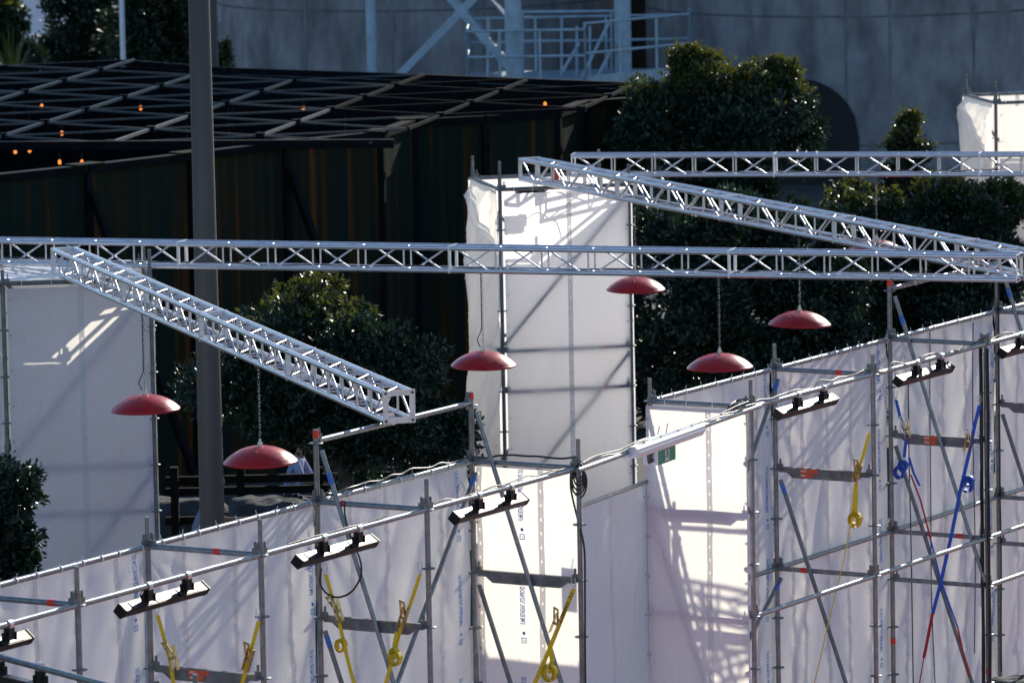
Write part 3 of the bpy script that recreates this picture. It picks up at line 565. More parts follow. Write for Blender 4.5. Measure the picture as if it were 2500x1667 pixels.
# ------------------------------------------------------------------ white sheets
q = MB(); q.lathe([(.006, -.002), (.0125, -.002), (.0125, .002), (.006, .002)], n=10); EYE = q.mesh('eyelet', ZINC)
q = MB(); q.lathe([(RT + .001, -.004), (RT + .006, -.004), (RT + .006, .004), (RT + .001, .004)], n=12); q.tube((0, RT + .003, 0), (0.01, RT + .04, .012), .0025, 5); TIE = q.mesh('cable_tie', WHITEP)
def sheet(name, label, a, b, z0, seed=0, amp=.014, bands=(), prints=(), group=None, nrm=None, rail=None, bulge=0.0, edge=True, crum=.010, nx=64, nz=90, eyes=True, wav=0.0, emb=True, fab=None):
    """sheet hung from a (left as seen from its front) to b, down to z0; nrm points to the viewer's side"""
    a = Vector(a); b = Vector(b); d = b - a; W_ = Vector((d.x, d.y, 0)).length; dh = Vector((d.x, d.y, 0)).normalized()
    if nrm is None: nrm = Vector((dh.y, -dh.x, 0))
    base = Vector((a.x, a.y, z0)); t = thing(name, base, label, 'sheet', group)
    def sz(u): return a.z + (b.z - a.z) * u
    def pt(u, v, off=0.0):
        zt = sz(u); z = zt + (z0 - zt) * v; x = u * W_; dep = (zt - z)
        h = noise.noise((x * .9 + seed * 7.3, dep * .45, seed * 3.1)) * amp * 2.2 + noise.noise((x * 3.1 + seed, dep * 1.1 + x, seed * 1.7)) * amp
        # taut creases running diagonally from the upper corners
        for cu in (0.0, 1.0):
            dx = abs(u - cu) * W_; ang = math.atan2(dep + .05, dx + .05); rr_ = math.hypot(dx, dep); h += amp * .55 * math.sin(ang * 22 + seed) * math.exp(-rr_ / .7) * min(rr_ / .15, 1)
        for bu in bands:
            g_ = math.exp(-((x - bu * W_) / .055) ** 2); h += g_ * crum * (1.5 * noise.noise((seed * 5 + bu * 9, dep * 13, x * 7)) + .35 * math.sin(dep * 60 + noise.noise((dep * 3, bu * 7, 1)) * 14) * (.4 + noise.noise((dep * 1.3, bu * 3, seed))))
        h += amp * 1.1 * (1 - abs(2 * noise.noise((x * 1.3 + dep * .55 + seed * 2.7, dep * .25, seed)))) ** 3
        h += bulge * math.sin(math.pi * min(max(u, 0), 1)) * math.sin(math.pi * min(v * 1.1, 1))
        f = min(v / .04, 1) * (1 if not edge else min(min(u, 1 - u) / .02, 1) * .8 + .2)
        return base * 0 + Vector((a.x, a.y, z)) + dh * x + nrm * (h * f + off)
    vs = [pt(i / nx, j / nz) for j in range(nz + 1) for i in range(nx + 1)]; fs = []
    for j in range(nz):
        for i in range(nx):
            k = j * (nx + 1) + i; fs.append((k, k + nx + 1, k + nx + 2, k + 1))
    q = MB(base); q.add(vs, fs, True); q.build('fabric', fab or SHEET, t)
    H_ = max(a.z, b.z) - z0; vm = 1.0
    for bu in bands:      # reinforcing band with punched holes
        rows = int(H_ / .025); q = MB(base); hw = .030; us = [-hw, -.007, .007, hw]; vv = []; ff = []
        for j in range(rows + 1):
            wob = wav * noise.noise((j * .06, bu * 5, seed)) * 1.0
            for x_ in us: vv.append(pt(bu + (x_ + wob) / W_, j / rows, .005))
        for j in range(rows):
            for i in range(3):
                if i == 1 and j % 5 == 2: continue
                k = j * 4 + i; ff.append((k, k + 4, k + 5, k + 1))
        q.add(vv, ff, True); q.build('punched_band', BAND, t)
    mfr = Matrix((( -0, 0, 0, 0),) * 4)
    for pu, zoff in prints:      # printed strip reading upwards
        z = sz(pu) - zoff
        while z > z0 + .5:
            u = pu; v = lambda zz: (sz(u) - zz) / (sz(u) - z0)
            me = T_FLAME.copy(); co = np.zeros(len(me.vertices) * 3, np.float32); me.vertices.foreach_get('co', co); co = co.reshape(-1, 3)
            new = [pt(u - (y_ - .026) / W_, (sz(u) - (z - .46 + x_)) / (sz(u) - z0), .006) - base for x_, y_, _ in co]; me.vertices.foreach_set('co', np.array(new, np.float32).reshape(-1)); me.update()
            place('print', me, t)
            if emb:
                me = EMBLEM.copy(); co = np.zeros(len(me.vertices) * 3, np.float32); me.vertices.foreach_get('co', co); co = co.reshape(-1, 3)
                new = [pt(u - (y_ - .026) / W_, (sz(u) - (z - .46 - .17 + x_)) / (sz(u) - z0), .006) - base for x_, y_, _ in co]; me.vertices.foreach_set('co', np.array(new, np.float32).reshape(-1)); me.update()
                place('printed_emblem', me, t)
            z -= .93
    yaw = math.atan2(dh.y, dh.x); fr3 = Matrix((dh, UP, nrm)).transposed().to_4x4()
    if eyes:      # eyelets down both edges
        for u in (.02, .98):
            z = sz(u) - .12
            while z > z0 + .1:
                P_ = pt(u, (sz(u) - z) / (sz(u) - z0), .005); place('eyelet', EYE, t, mtx=Matrix.Translation(P_ - base) @ fr3); z -= .38 if edge else .3
    if rail is not None:      # ties round the rail above
        n = max(int(W_ / .26), 3)
        for k in range(n):
            c = Vector(rail[0]).lerp(Vector(rail[1]), (k + .6 + random.uniform(-.15, .15)) / n); mm = Matrix.Translation(c - base) @ Matrix.Rotation(yaw, 4, 'Z') @ Matrix.Rotation(math.pi / 2, 4, 'Y') @ Matrix.Rotation(random.uniform(1.2, 2.2), 4, 'Z'); place('cable_tie', TIE, t, mtx=mm)
    return t

# ------------------------------------------------------------------ the scaffold wall, near (left) run and far (right) run
BAY, DEP, ZR = 2.57, 1.09, 4.2
P2 = Vector((-1.68, 47.794, 0)); P1_ = lambda i: P2 + LD * BAY * (i - 2); 
m2 = Vector((3.244, 57.025, 0)); P2_ = lambda i: m2 + LD * 2.55 * (i - 5.5)
PB = {i: P1_(i) for i in (-1, 0, 1, 2, 3)}; PB.update({i: P2_(i) for i in (4, 5, 6, 7, 8)})
QF = {i: PB[i] + TD * DEP for i in PB}
at = lambda p, z: Vector((p.x, p.y, z))
SA = thing('scaffolding', at(PB[2], 0), 'nearer run of galvanised scaffolding along the lower left', 'scaffold', 'scaffold runs')
SB = thing('scaffolding', at(PB[5], 0), 'farther run of galvanised scaffolding at the lower right', 'scaffold', 'scaffold runs')
tops = {0: 4.44, 1: 4.44, 2: 4.82, 3: 4.82, 4: 4.42, 5: 4.45, 6: 4.82, 7: 4.74, 8: 4.45}
topq = {0: 4.50, 1: 4.49, 2: 4.46, 3: 4.46, 4: 4.46, 5: 4.40, 6: 4.30, 7: 4.45}
for i in (0, 1, 2, 3, 4, 5, 6, 7, 8):
    rt = SA if i < 4 else SB
    scaf_std(rt, PB[i], tops[i], tape=4.78 if i in (2, 3, 6) else None, spigot=i not in (2, 3, 6, 7), low_tape=1.05 if i == 6 else None)
    if i in topq: scaf_std(rt, QF[i], topq[i], low_tape=.82 if i == 6 else None)
    if i == 8: continue
    # top transom, reinforced deck beam and diagonal in each cross frame
    tp = {0: .78, 1: .62, 2: .22, 5: .66, 6: None}.get(i)
    scaf_bar(rt, 'transom', at(PB[i], ZR), at(QF[i], ZR - (.0)), tape=tp)
    deck_beam(rt, at(PB[i], 3.2), at(QF[i], 3.2), sticker={1: .48, 5: .38, 6: .48}.get(i))
    scaf_bar(rt, 'brace', at(PB[i], 3.13) + TD * .06 - LD * .035, at(QF[i], .2) - LD * .035, r=.0215, mtl=GALVD, wedge=False, paint=.04 if i in (2, 5) else None)
    if i in (2, 3, 6, 7): scaf_bar(rt, 'brace', at(PB[i], 4.68) + TD * .07 - LD * .04, at(QF[i], 1.72) - LD * .04, r=.0215, wedge=False, paint=.09 if i in (2, 6, 7) else None)
    if i >= 4:
        for z, tp in ((2.2, .28 if i == 5 else .72), (1.7, None)) if i >= 6 else ((2.2, .28),): scaf_bar(rt, 'transom', at(PB[i], z), at(QF[i], z), tape=tp)
# back rails (carry the sheets) and front tubes (carry the lights)
for i in (-1, 0, 1, 2): scaf_bar(SA, 'back_rail', at(PB[i], ZR), at(PB[i + 1], ZR))
for i in (4, 5, 6, 7): scaf_bar(SB, 'back_rail', at(PB[i], ZR), at(PB[i + 1], ZR))
FT = {}      # front tube heights follow the bracket above the transom
for i, j in ((0, 1), (1, 2), (2, 3)): scaf_bar(SA, 'front_tube', at(QF[i], ZR), at(QF[j], ZR))
scaf_bar(SA, 'front_tube', at(QF[0] - LD * 2.57, ZR), at(QF[0], ZR))
for i, j in ((4, 5), (5, 6), (6, 7)): scaf_bar(SB, 'front_tube', at(QF[i], ZR), at(QF[j], ZR))
scaf_bar(SB, 'front_tube', at(QF[3], ZR) + UP * .0 + TD * .05, at(QF[4], ZR) + TD * .05, wedge=False, inset=-.12)
for i in (4, 5, 6): scaf_bar(SB, 'ledger', at(QF[i], 2.2), at(QF[i + 1], 2.2))
for i in (4, 5, 6, 7): scaf_bar(SB, 'ledger', at(PB[i], 2.2), at(PB[i + 1], 2.2))
scaf_bar(SB, 'ledger', at(QF[6], 1.7), at(QF[7], 1.7))
scaf_bar(SA, 'brace', at(PB[3], 4.12) + TD * .05, at(PB[2], 1.1) + TD * .05, r=.0215, wedge=False, paint=.03)
scaf_bar(SB, 'brace', at(PB[5], 4.12) + TD * .05, at(PB[4], 1.1) + TD * .05, r=.0215, wedge=False, paint=.03)
scaf_bar(SB, 'brace', at(PB[5], 2.12) + TD * .055, at(PB[4], -.0 + .3) + TD * .055, r=.0215, wedge=False, paint=.05)
# head tubes under the trusses
HZ = 4.72
scaf_bar(SA, 'head_tube', at(PB[2], HZ), at(PB[3], HZ)); scaf_bar(SB, 'head_tube', at(PB[6], HZ), at(PB[7], HZ))
# near corner tube at bottom left
a, b = PZ(-60, 1492, 4.05), PZ(262, 1578, 4.05); 
SC = thing('corner_scaffold', (a.x, a.y, 0), 'scaffold tube crossing the bottom left corner', 'scaffold', 'scaffold runs')
scaf_bar(SC, 'front_tube', a - (b - a) * .3, b + (b - a) * .6, wedge=False); e_ = b + (b - a) * .55; scaf_std(SC, Vector((e_.x, e_.y, 0)) , 4.3); e_ = a - (b - a) * .28; scaf_std(SC, Vector((e_.x, e_.y, 0)), 4.3)

SG = 'white sheets on the scaffolding'
off = -TD * .045
def lsheet(i, label, seed, prints=(), bands=(.2, .5, .8), **k):
    a = at(PB[i], ZR - .03) + off + LD * .02; b = at(PB[i + 1], ZR - .03) + off - LD * .02
    return sheet('scaffold_sheet', label, a, b, .06, seed, bands=bands, prints=prints, group=SG, nrm=TD, rail=(at(PB[i], ZR), at(PB[i + 1], ZR)), edge=False, eyes=False, **k)
lsheet(0, 'shaded white sheet in the lowest left bay of the near scaffold', 1, prints=((.955, .02),), bands=(.12, .40, .62, .85), amp=.016)
lsheet(1, 'shaded white sheet between the second and third raised back posts, left', 2, prints=((.975, .30),), bands=(.22, .52, .86), amp=.018)
lsheet(2, 'shaded white sheet crossed by a long diagonal brace, beside the bright panel', 3, prints=((.925, .03),), bands=(.22, .45, .80), amp=.018)
T1 = sheet('scaffold_sheet', 'brightly backlit white panel with blue print, near scaffold end', at(PB[3], ZR - .05) + LD * .05, at(QF[3], ZR - .05) + LD * .05, .06, 4, amp=.008, bands=(.04, .62), prints=((.44, .0),), group=SG, nrm=-LD, crum=.002, wav=.006, nx=40)
sheet('scaffold_sheet', 'lower plain white sheet closing the gap between the two scaffold runs', at(PB[3], 3.42) - TD * .02, at(PB[4], 3.42) - TD * .02 - LD * .05, .06, 5, amp=.02, bands=(.78,), group=SG, nrm=TD, edge=True, crum=.008)
sheet('scaffold_sheet', 'brightest backlit white panel right of the exit sign', at(PB[4], ZR - .03) - LD * .085, at(QF[4], ZR - .03) - LD * .085, .06, 6, amp=.010, bands=(.62,), group=SG, nrm=-LD, crum=.002, wav=.018, nx=40, rail=(at(PB[4], ZR), at(QF[4], ZR)))
lsheet(4, 'white sheet behind the brightest panel, first bay of the far scaffold', 7, prints=((.96, .0),), bands=(.3, .6, .88), amp=.014)
lsheet(5, 'wrinkled white sheet behind the yellow strap, far scaffold', 8, prints=((.93, -.05), (.02, .42)), bands=(.17, .26, .47, .66, .84), amp=.020, crum=.013)
lsheet(6, 'wrinkled white sheet behind the blue straps, far scaffold', 9, prints=((.97, .1),), bands=(.15, .38, .52, .70, .88), amp=.020, crum=.013)
lsheet(7, 'white sheet at the right edge, last bay of the far scaffold', 10, prints=(), bands=(.2, .5, .8), amp=.014, crum=.012)
# tube along the top and free edge of the gap sheet
GT = thing('sheet_rail', at(PB[3], 0), 'thin tube carrying the lower sheet in the scaffold gap', 'rail')
q = MB(GT.location); q.tube(at(PB[3], 3.44), at(PB[4], 3.44) - LD * .05, .02, 12); q.build('top_tube', GALV, GT)
q = MB(GT.location); q.tube(at(PB[4], .0) - LD * .06, at(PB[4], 3.44) - LD * .06, .014, 10); q.build('edge_tube', GALV, GT)

# ------------------------------------------------------------------ sheeted towers
def tower(label, fl, ang, wdt, dep, ztop, zr, extra=(), which=None, seed=20, names=('', '', '', '')):
    """fl: front left corner; ang: direction of the front edge"""
    e = Vector((math.cos(ang), math.sin(ang), 0)); bk_ = Vector((-math.sin(ang), math.cos(ang), 0)); fl = Vector((fl.x, fl.y, 0))
    c = [fl, fl + e * wdt, fl + e * wdt + bk_ * dep, fl + bk_ * dep]
    t = thing('scaffold_tower', fl, label, 'scaffold', 'sheeted scaffold towers')
    for k, p in enumerate(c): scaf_std(t, p, ztop[k], mtl=GALVD)
    for z in (zr, 2.7, 2.2, .7):
        for k in range(4):
            if z == 2.2 and k != 0: continue
            scaf_bar(t, 'ledger', at(c[k], z), at(c[(k + 1) % 4], z), tape=(.8 if k == 0 and z < 3 else None), mtl=GALVD)
    scaf_bar(t, 'brace', at(c[0], 2.75), at(c[1], 4.6), r=.0215, wedge=False); scaf_bar(t, 'brace', at(c[3], 4.6), at(c[2], 2.75), r=.0215, wedge=False)
    scaf_bar(t, 'brace', at(c[1], 2.65), at(c[0], .75), r=.0215, wedge=False); scaf_bar(t, 'brace', at(c[2], 2.6), at(c[3], .8), r=.0215, wedge=False); scaf_bar(t, 'brace', at(c[1], 4.6), at(c[2], 2.8), r=.0215, wedge=False)
    g_ = 'white sheets round the towers'; o4 = .035
    sheet('tower_sheet', names[0], at(c[0], zr - .05) - bk_ * o4 + e * .04, at(c[1], zr - .05) - bk_ * o4 - e * .02, .06, seed, amp=.010, bands=(.52,), group=g_, fab=which if which is BRIGHTENED else None, nrm=-bk_, crum=.004, nx=50, rail=(at(c[0], zr), at(c[1], zr)))
    sheet('tower_sheet', names[1], at(c[3], zr + .0) - e * o4, at(c[0], zr - .02) - e * o4 + bk_ * .05, .06, seed + 1, amp=.055, bands=(), group=g_, nrm=-e, nx=40, edge=True, bulge=.09)
    sheet('tower_sheet', names[2], at(c[3], zr - .02) + bk_ * o4 - e * .05, at(c[2], zr - .02) + bk_ * o4 + e * .05, .06, seed + 2, amp=.01, bands=(.5,), group=g_, fab=which, nrm=bk_, nx=40, crum=.003)
    sheet('tower_sheet', names[3], at(c[1], zr - .05) + e * o4 - bk_ * .02, at(c[2], zr - .05) + e * o4 + bk_ * .03, .06, seed + 3, amp=.012, bands=(.5,), group=g_, fab=which, nrm=e, nx=40, crum=.003)
    return t, c, e, bk_
ZRT = 4.7
TL = tower('scaffold tower wrapped in white sheets at the left edge', PZ(6, 652, ZRT), R(6), 1.57, 1.57, (4.85, 5.02, 4.95, 4.9), ZRT, which=BLOCKING, seed=20, names=('large shaded white sheet on the front of the left tower', 'white sheet on the hidden left side of the left tower', 'white sheet on the back of the left tower', 'white sheet on the right side of the left tower'))
c_ = TL[1]; e_, bk_ = TL[2], TL[3]
rs = thing('shading_cover', at(c_[3], ZRT), 'pale cover sheet added over the left tower to shade its front', 'sheet', 'white sheets round the towers')  # added to block sun; narrowed at the right to leave a lit wedge
q = MB(rs.location); vs = []; fs = []
for j in range(13):
    for i in range(25): vs.append(at(c_[0].lerp(c_[1], -.02 + (.965 - .03 * j / 12) * i / 24) + bk_ * (.01 + 1.62 * j / 12), ZRT + .035 - .05 * math.sin(math.pi * i / 24) * math.sin(math.pi * j / 12) + .012 * noise.noise((i * .5, j * .6, 4))))
for j in range(12):
    for i in range(24): k = j * 25 + i; fs.append((k, k + 1, k + 26, k + 25))
q.add(vs, fs, True); q.build('fabric', BLOCKING, rs)
TC = tower('tall scaffold tower wrapped in white sheets at the centre', PZ(1148, 436, ZRT), R(12.5), 1.63, 1.57, (5.05, 4.95, 5.0, 4.98), ZRT, which=BRIGHTENED, seed=30, names=('white front sheet of the central tower patterned by shadows', 'billowing bright white sheet on the left side of the central tower', 'white sheet on the back of the central tower', 'white sheet on the right side of the central tower'))
TR = tower('small-looking distant scaffold tower wrapped in white at the right edge', PZ(2287, 237, ZRT), R(12), 1.57, 1.45, (5.0, 4.95, 5.0, 5.0), ZRT, seed=40, names=('white front sheet of the distant right tower', 'bright billowing left sheet of the distant right tower', 'white back sheet of the distant right tower', 'white right-hand sheet of the distant right tower'))

# ------------------------------------------------------------------ aluminium box trusses
HT = .12; RC = .025; BP = .475
def bar_mesh(name, a, b, r, n=9, m=ALU):
    q = MB(); q.tube(a, b, r, n); return q.mesh(name, m)
TM = {'vertical': bar_mesh('upright', (0, 0, -HT + .02), (0, 0, HT - .02), .010), 'cross': bar_mesh('cross_bar', (0, -HT + .02, 0), (0, HT - .02, 0), .010),
      'dz+': bar_mesh('diagonal', (-.165, 0, -HT + .012), (.165, 0, HT - .012), .010), 'dz-': bar_mesh('diagonal', (-.165, 0, HT - .012), (.165, 0, -HT + .012), .010),
      'dy+': bar_mesh('diagonal', (-.165, -HT + .012, 0), (.165, HT - .012, 0), .010), 'dy-': bar_mesh('diagonal', (-.165, HT - .012, 0), (.165, -HT + .012, 0), .010)}
q = MB(); o5 = HT + RC; i5 = HT - RC
for s in (-1, 1):
    q.box((0, s * HT, 0), (.005, 0, 0), (0, RC, 0), (0, 0, o5)); q.box((0, 0, s * HT), (.005, 0, 0), (0, i5 - .001, 0), (0, 0, RC))
FRAME = q.mesh('end_frame', ALUP)
q = MB(); q.tube((-.014, 0, 0), (.014, 0, 0), .013, 6); BOLTM = q.mesh('bolt', BOLT)
def truss(label, a, b, seg=2.95, phase=0):
    a = Vector(a); b = Vector(b); d = (b - a); L_ = d.length; d.normalize(); yv = UP.cross(d).normalized(); zv = d.cross(yv)
    t = thing('box_truss', a, label, 'truss', 'aluminium box trusses'); t.matrix_world = Matrix.Translation(a) @ Matrix((d, yv, zv)).transposed().to_4x4()
    ns = max(1, round(L_ / seg)); sl_ = L_ / ns
    for k in range(ns):
        x0, x1 = k * sl_, (k + 1) * sl_
        for sy in (-1, 1):
            for sz_ in (-1, 1):
                q = MB(); q.tube((x0 + .011, sy * HT, sz_ * HT), (x1 - .011, sy * HT, sz_ * HT), RC, 16); q.build('chord', ALU, t)
        for xe in (x0 + .0055, x1 - .0055):
            fr_ = place('end_frame', FRAME, t, (xe, 0, 0))
            for sy in (-1, 1):
                for sz_ in (-1, 1): place('bolt', BOLTM, fr_, (0, sy * HT, sz_ * HT))
        nb = max(1, round(sl_ / BP)); bl = sl_ / nb
        for j in range(nb):
            xm = x0 + (j + .5) * bl; alt = (j + k + phase) % 2
            for sy in (-1, 1):
                place('diagonal', TM['dz+' if (alt ^ (sy > 0)) else 'dz-'], t, (xm, sy * HT, 0)); place('diagonal', TM['dy+' if (alt ^ (sy > 0)) else 'dy-'], t, (xm, 0, sy * HT))
            if j < nb - 1:
                for s in (-1, 1): place('upright', TM['vertical'], t, (x0 + (j + 1) * bl, s * HT, 0)); place('cross_bar', TM['cross'], t, (x0 + (j + 1) * bl, 0, s * HT))
    return t
ZT = 4.90
AL, AR = PZ(0, 577, ZT), PZ(2343, 614, ZT)
ad = (AR - AL).normalized(); TA0 = AL - ad * ((AL - PZ(766, 584, ZT)).length % 2.95 * 0 + .95)
tA = truss('long front truss spanning the whole picture from left tower to right scaffold', TA0, AR)
b0 = PY(150, 600, TL[1][0].y + .35); b0.z = ZT + .02; b1 = PY(915, 936, (PB[2] * .45 + PB[3] * .55).y); 
BL, BR = PZ(147, 598, ZT), PZ(917, 934, 4.895)
tB = truss('steeply receding truss at left, ending over the near scaffold', BL, BR)
CL, CR = PZ(1215, 388, ZT), PZ(2352, 606, ZT)
cd = (CR - CL).normalized(); tC = truss('receding truss from the central tower to the right scaffold', CL, CR + cd * 1.6)
DL, DR = PZ(1316, 379, ZT), PZ(2352, 377, ZT)
dd_ = (DR - DL).normalized(); tD = truss('rear truss passing behind at upper right', DL, DR + dd_ * 2.0)
# clamps that hold the trusses to the tubes
def clamp(p, label, d):
    t = thing('truss_clamp', p, label, 'clamp', 'truss clamps'); q = MB(); q.box((0, 0, .01), (.022, 0, 0), (0, .034, 0), (0, 0, .05)); q.build('body', ZINC, t)
    q = MB(); q.tube((.0, .045, -.03), (0, .045, .06), .007, 7); q.tube((0, .045, .05), (0, .045, .066), .013, 6); q.build('bolt', BOLT, t); t.rotation_euler = (0, 0, math.atan2(d.y, d.x))
bd = (BR - BL).normalized()
def seg_x(p, d, q_, e):      # where line p+d meets line q_+e in plan
    den = d.x * e.y - d.y * e.x; s_ = ((q_.x - p.x) * e.y - (q_.y - p.y) * e.x) / den; return p + d * s_
xB = seg_x(BL, bd, PB[2], LD); yB = UP.cross(bd).normalized()
xA = seg_x(AL, ad, PB[6], LD)
for p_, d_, l_ in ((xB, bd, 'zinc clamp under the end of the lower-left truss'), (xA, ad, 'zinc clamp under the long front truss above the red-capped post')):
    clamp(Vector((p_.x, p_.y, HZ + .02)), l_, d_)

# ------------------------------------------------------------------ red pendant lamps
q = MB(); pr = []
for k in range(17):
    u = k / 16; r_ = .004 + .336 * u; pr.append((r_, .135 * (1 - u ** 2.1) ** .88 + .004 * (1 - u)))
pr += [(.346, -.004), (.350, -.010), (.349, -.020), (.343, -.022), (.335, -.012), (.2, .055), (.03, .11)]
q.lathe(pr, n=64); SHADE = q.mesh('shade', REDL)
q = MB(); q.tube((0, 0, .128), (0, 0, .166), .024, 14); q.tube((0, 0, .158), (0, 0, .185), .017, 6); q.tube((0, 0, .18), (0, 0, .205), .010, 8); CAPM = q.mesh('cap', ZINC)
BOLT2 = mat('chain_steel', (0.22, 0.22, 0.22), 0.4, 0.8, var=0.2, vscale=60)
def chain_mesh(length):
    q = MB(); n = int(length / .034); 
    for k in range(n):
        z = k * .034 + .017; sx, sy = (.011, 0) if k % 2 else (0, .011)
        pts = [(sx * math.cos(a) , sy * math.cos(a), z + .023 * math.sin(a)) for a in np.linspace(0, 2 * math.pi, 9)]
        q.path(pts, .0026, 4)
    return q.mesh('chain', BOLT2)
def lamp(x, y, tr_a, tr_b, label, cable=True, dx=0):
    """hangs under the truss axis tr_a-tr_b at picture column x, shade rim centre at row y"""
    a, b = Vector(tr_a), Vector(tr_b); best = None; ax = (b - a).normalized(); sd_ = Vector((ax.y, -ax.x, 0)).normalized(); sd_ = sd_ * HT * (1 if sd_.y < 0 else -1)
    for k in range(2001):
        p = a.lerp(b, k / 2000) + sd_; v = p - UP * .8 - CAMP; px_ = 1250 + FPX * v.dot(_r) / v.dot(_f)
        e_ = abs(px_ - x * KP)
        if best is None or e_ < best[0]: best = (e_, p)
    p = best[1]
    z = PY(x, y - 7, p.y).z; top = p.z - HT - RC
    t = thing('pendant_lamp', (p.x, p.y, z), label, 'lamp', 'red dome lamps')
    o = place('shade', SHADE, t); o.rotation_euler = (.022 * math.sin(x), .03 * math.cos(x * 1.3), x * .37); place('cap', CAPM, t)
    ln = top - (z + .20); me = chain_mesh(max(ln, .05)); place('chain', me, t, (0, 0, .20))
    q = MB(); q.path([(.033 * math.cos(k_ * .63), .033 * math.sin(k_ * .63), top - z + .012 + .0) for k_ in range(11)], .004, 5); q.build('shackle', ZINC, t)
    if cable:
        q = MB(); N = 24; pts = []
        for k in range(N + 1):
            u = k / N; lo = math.exp(-((u - .10) / .09) ** 2) * .05; pts.append((-.012 - lo, -.012, .18 + (top - z - .16) * u))
        q.path(pts, .006, 6); q.build('cable', RUBBER, t)
lamp(333, 944, BL, BR, 'red dome lamp in front of the left tower, hung from the lower-left truss')
lamp(597, 1064, BL, BR, 'nearest red dome lamp, over the striped shirt, hung from the lower-left truss', cable=False)
lamp(1109, 843, TA0, AR, 'red dome lamp in front of the central tower edge')
lamp(1459, 669, CL, CR, 'red dome lamp at the right edge of the central tower, close under the truss', cable=False)
lamp(1652, 848, TA0, AR, 'red dome lamp on a long chain right of the central tower', cable=False)
lamp(1836, 749, CL, CR, 'red dome lamp farthest right before the dark trees', cable=False)
lamp(2013, 583, DL, DR, 'red dome lamp mostly hidden behind the crossing trusses', cable=False)

# ------------------------------------------------------------------ black LED batten lights under the front tube
SATIN = mat('black_satin_plate', (0.05, 0.05, 0.05), 0.32, 0.0, spec=1.0)
def led_parts():
    P = []; L2 = .575
    q = MB(); prof = [(-.046, -.040), (.034, -.046), (.048, -.016), (.046, .040), (-.046, .040)]
    q.prism(prof, (Vector((-L2, 0, 0)), Vector((0, -1, 0)), UP), (Vector((L2, 0, 0)), Vector((0, -1, 0)), UP)); P.append(('housing', q.mesh('housing', BLACK), None))
    for s in (-1, 1):
        q = MB(); q.prism([(-.050, -.044), (.036, -.050), (.052, -.016), (.050, .045), (-.050, .045)], (Vector((s * L2, 0, 0)), Vector((0, -1, 0)), UP), (Vector((s * (L2 + .012), 0, 0)), Vector((0, -1, 0)), UP)); P.append(('end_plate', q.mesh('end_plate', BLACK), None))
    for s in (-.33, .0, .33):
        q = MB(); q.box((s, 0, .0415), (.14, 0, 0), (0, .036, 0), (0, 0, .0022)); P.append(('top_plate', q.mesh('top_plate', SATIN), None))
    for s in (-.27, .27):
        q = MB(); q.box((s, .0, .095), (.035, 0, 0), (0, .026, 0), (0, 0, .045)); q.box((s - .045, 0, .075), (.006, 0, 0), (0, .035, 0), (0, 0, .03)); q.box((s + .045, 0, .075), (.006, 0, 0), (0, .035, 0), (0, 0, .03)); q.tube((s - .06, 0, .09), (s + .06, 0, .09), .016, 10); P.append(('yoke', q.mesh('yoke', BLACK), None))
        q = MB(); q.tube((s - .025, 0, .168), (s + .025, 0, .168), RT + .008, 14); q.box((s, -.005, .145), (.02, 0, 0), (0, .02, 0), (0, 0, .02)); P.append(('clamp', q.mesh('clamp', ZINC), None))
    q = MB(); 
    for k in range(3): q.path([(-.36 + .03 * k, .0, .05), (-.37 + .035 * k, .01, .11), (-.33 + .03 * k, .012, .15), (-.27, .0, .12)], .005, 5)
    P.append(('lead', q.mesh('lead', RUBBER), None)); return P
LEDP = led_parts()
def led(x, label, base, tilt=-0.64):
    n = Vector((LD.y, -LD.x, 0)); best = None
    p = PPL(x, 1000, at(base, ZR), TD)      # picture column on the plane of the front tubes
    u = (p - base).dot(LD)
    for _ in range(4):
        c = base + LD * u; v = at(c, ZR) - CAMP; px_ = (1250 + FPX * v.dot(_r) / v.dot(_f)) / KP; u += (x - px_) * KP / 280 / .5
    c = at(base + LD * u, ZR - .168); t = thing('led_batten_light', c, label, 'light', 'black stage lights on the front tube', rot=(0, 0, math.atan2(LD.y, LD.x)))
    hv = (S - (c - CAMP).normalized()).normalized(); tilt = -math.atan2(hv.dot(TD), hv.z); jit = .025 * math.sin(x * 1.7)
    for nm, me, _ in LEDP:
        o = place(nm, me, t)
        if nm in ('housing', 'end_plate', 'top_plate'): o.matrix_local = Matrix.Translation((0, .055, .012)) @ Matrix.Rotation(-tilt + jit, 4, 'X')
led(-28, 'black stage light cut by the left edge', QF[1]); led(385, 'black stage light below the second front post from the left', QF[1])
led(783, 'black stage light above the loose yellow strap, third from left', QF[2]); led(1136, 'black stage light before the bright near panel', QF[3])
led(1862, 'black stage light right of the brightest panel', QF[5]); led(2133, 'black stage light above the blue straps', QF[6]); led(2368, 'black stage light cut by the right edge', QF[6])
c = (a + b) / 2
p = PZ(45, 1519, 4.05); p.z = 3.88; t = thing('led_batten_light', p, 'black stage light under the tube in the bottom left corner', 'light', 'black stage lights on the front tube', rot=(0, 0, -.9))
for nm, me, _ in LEDP: place(nm, me, t)

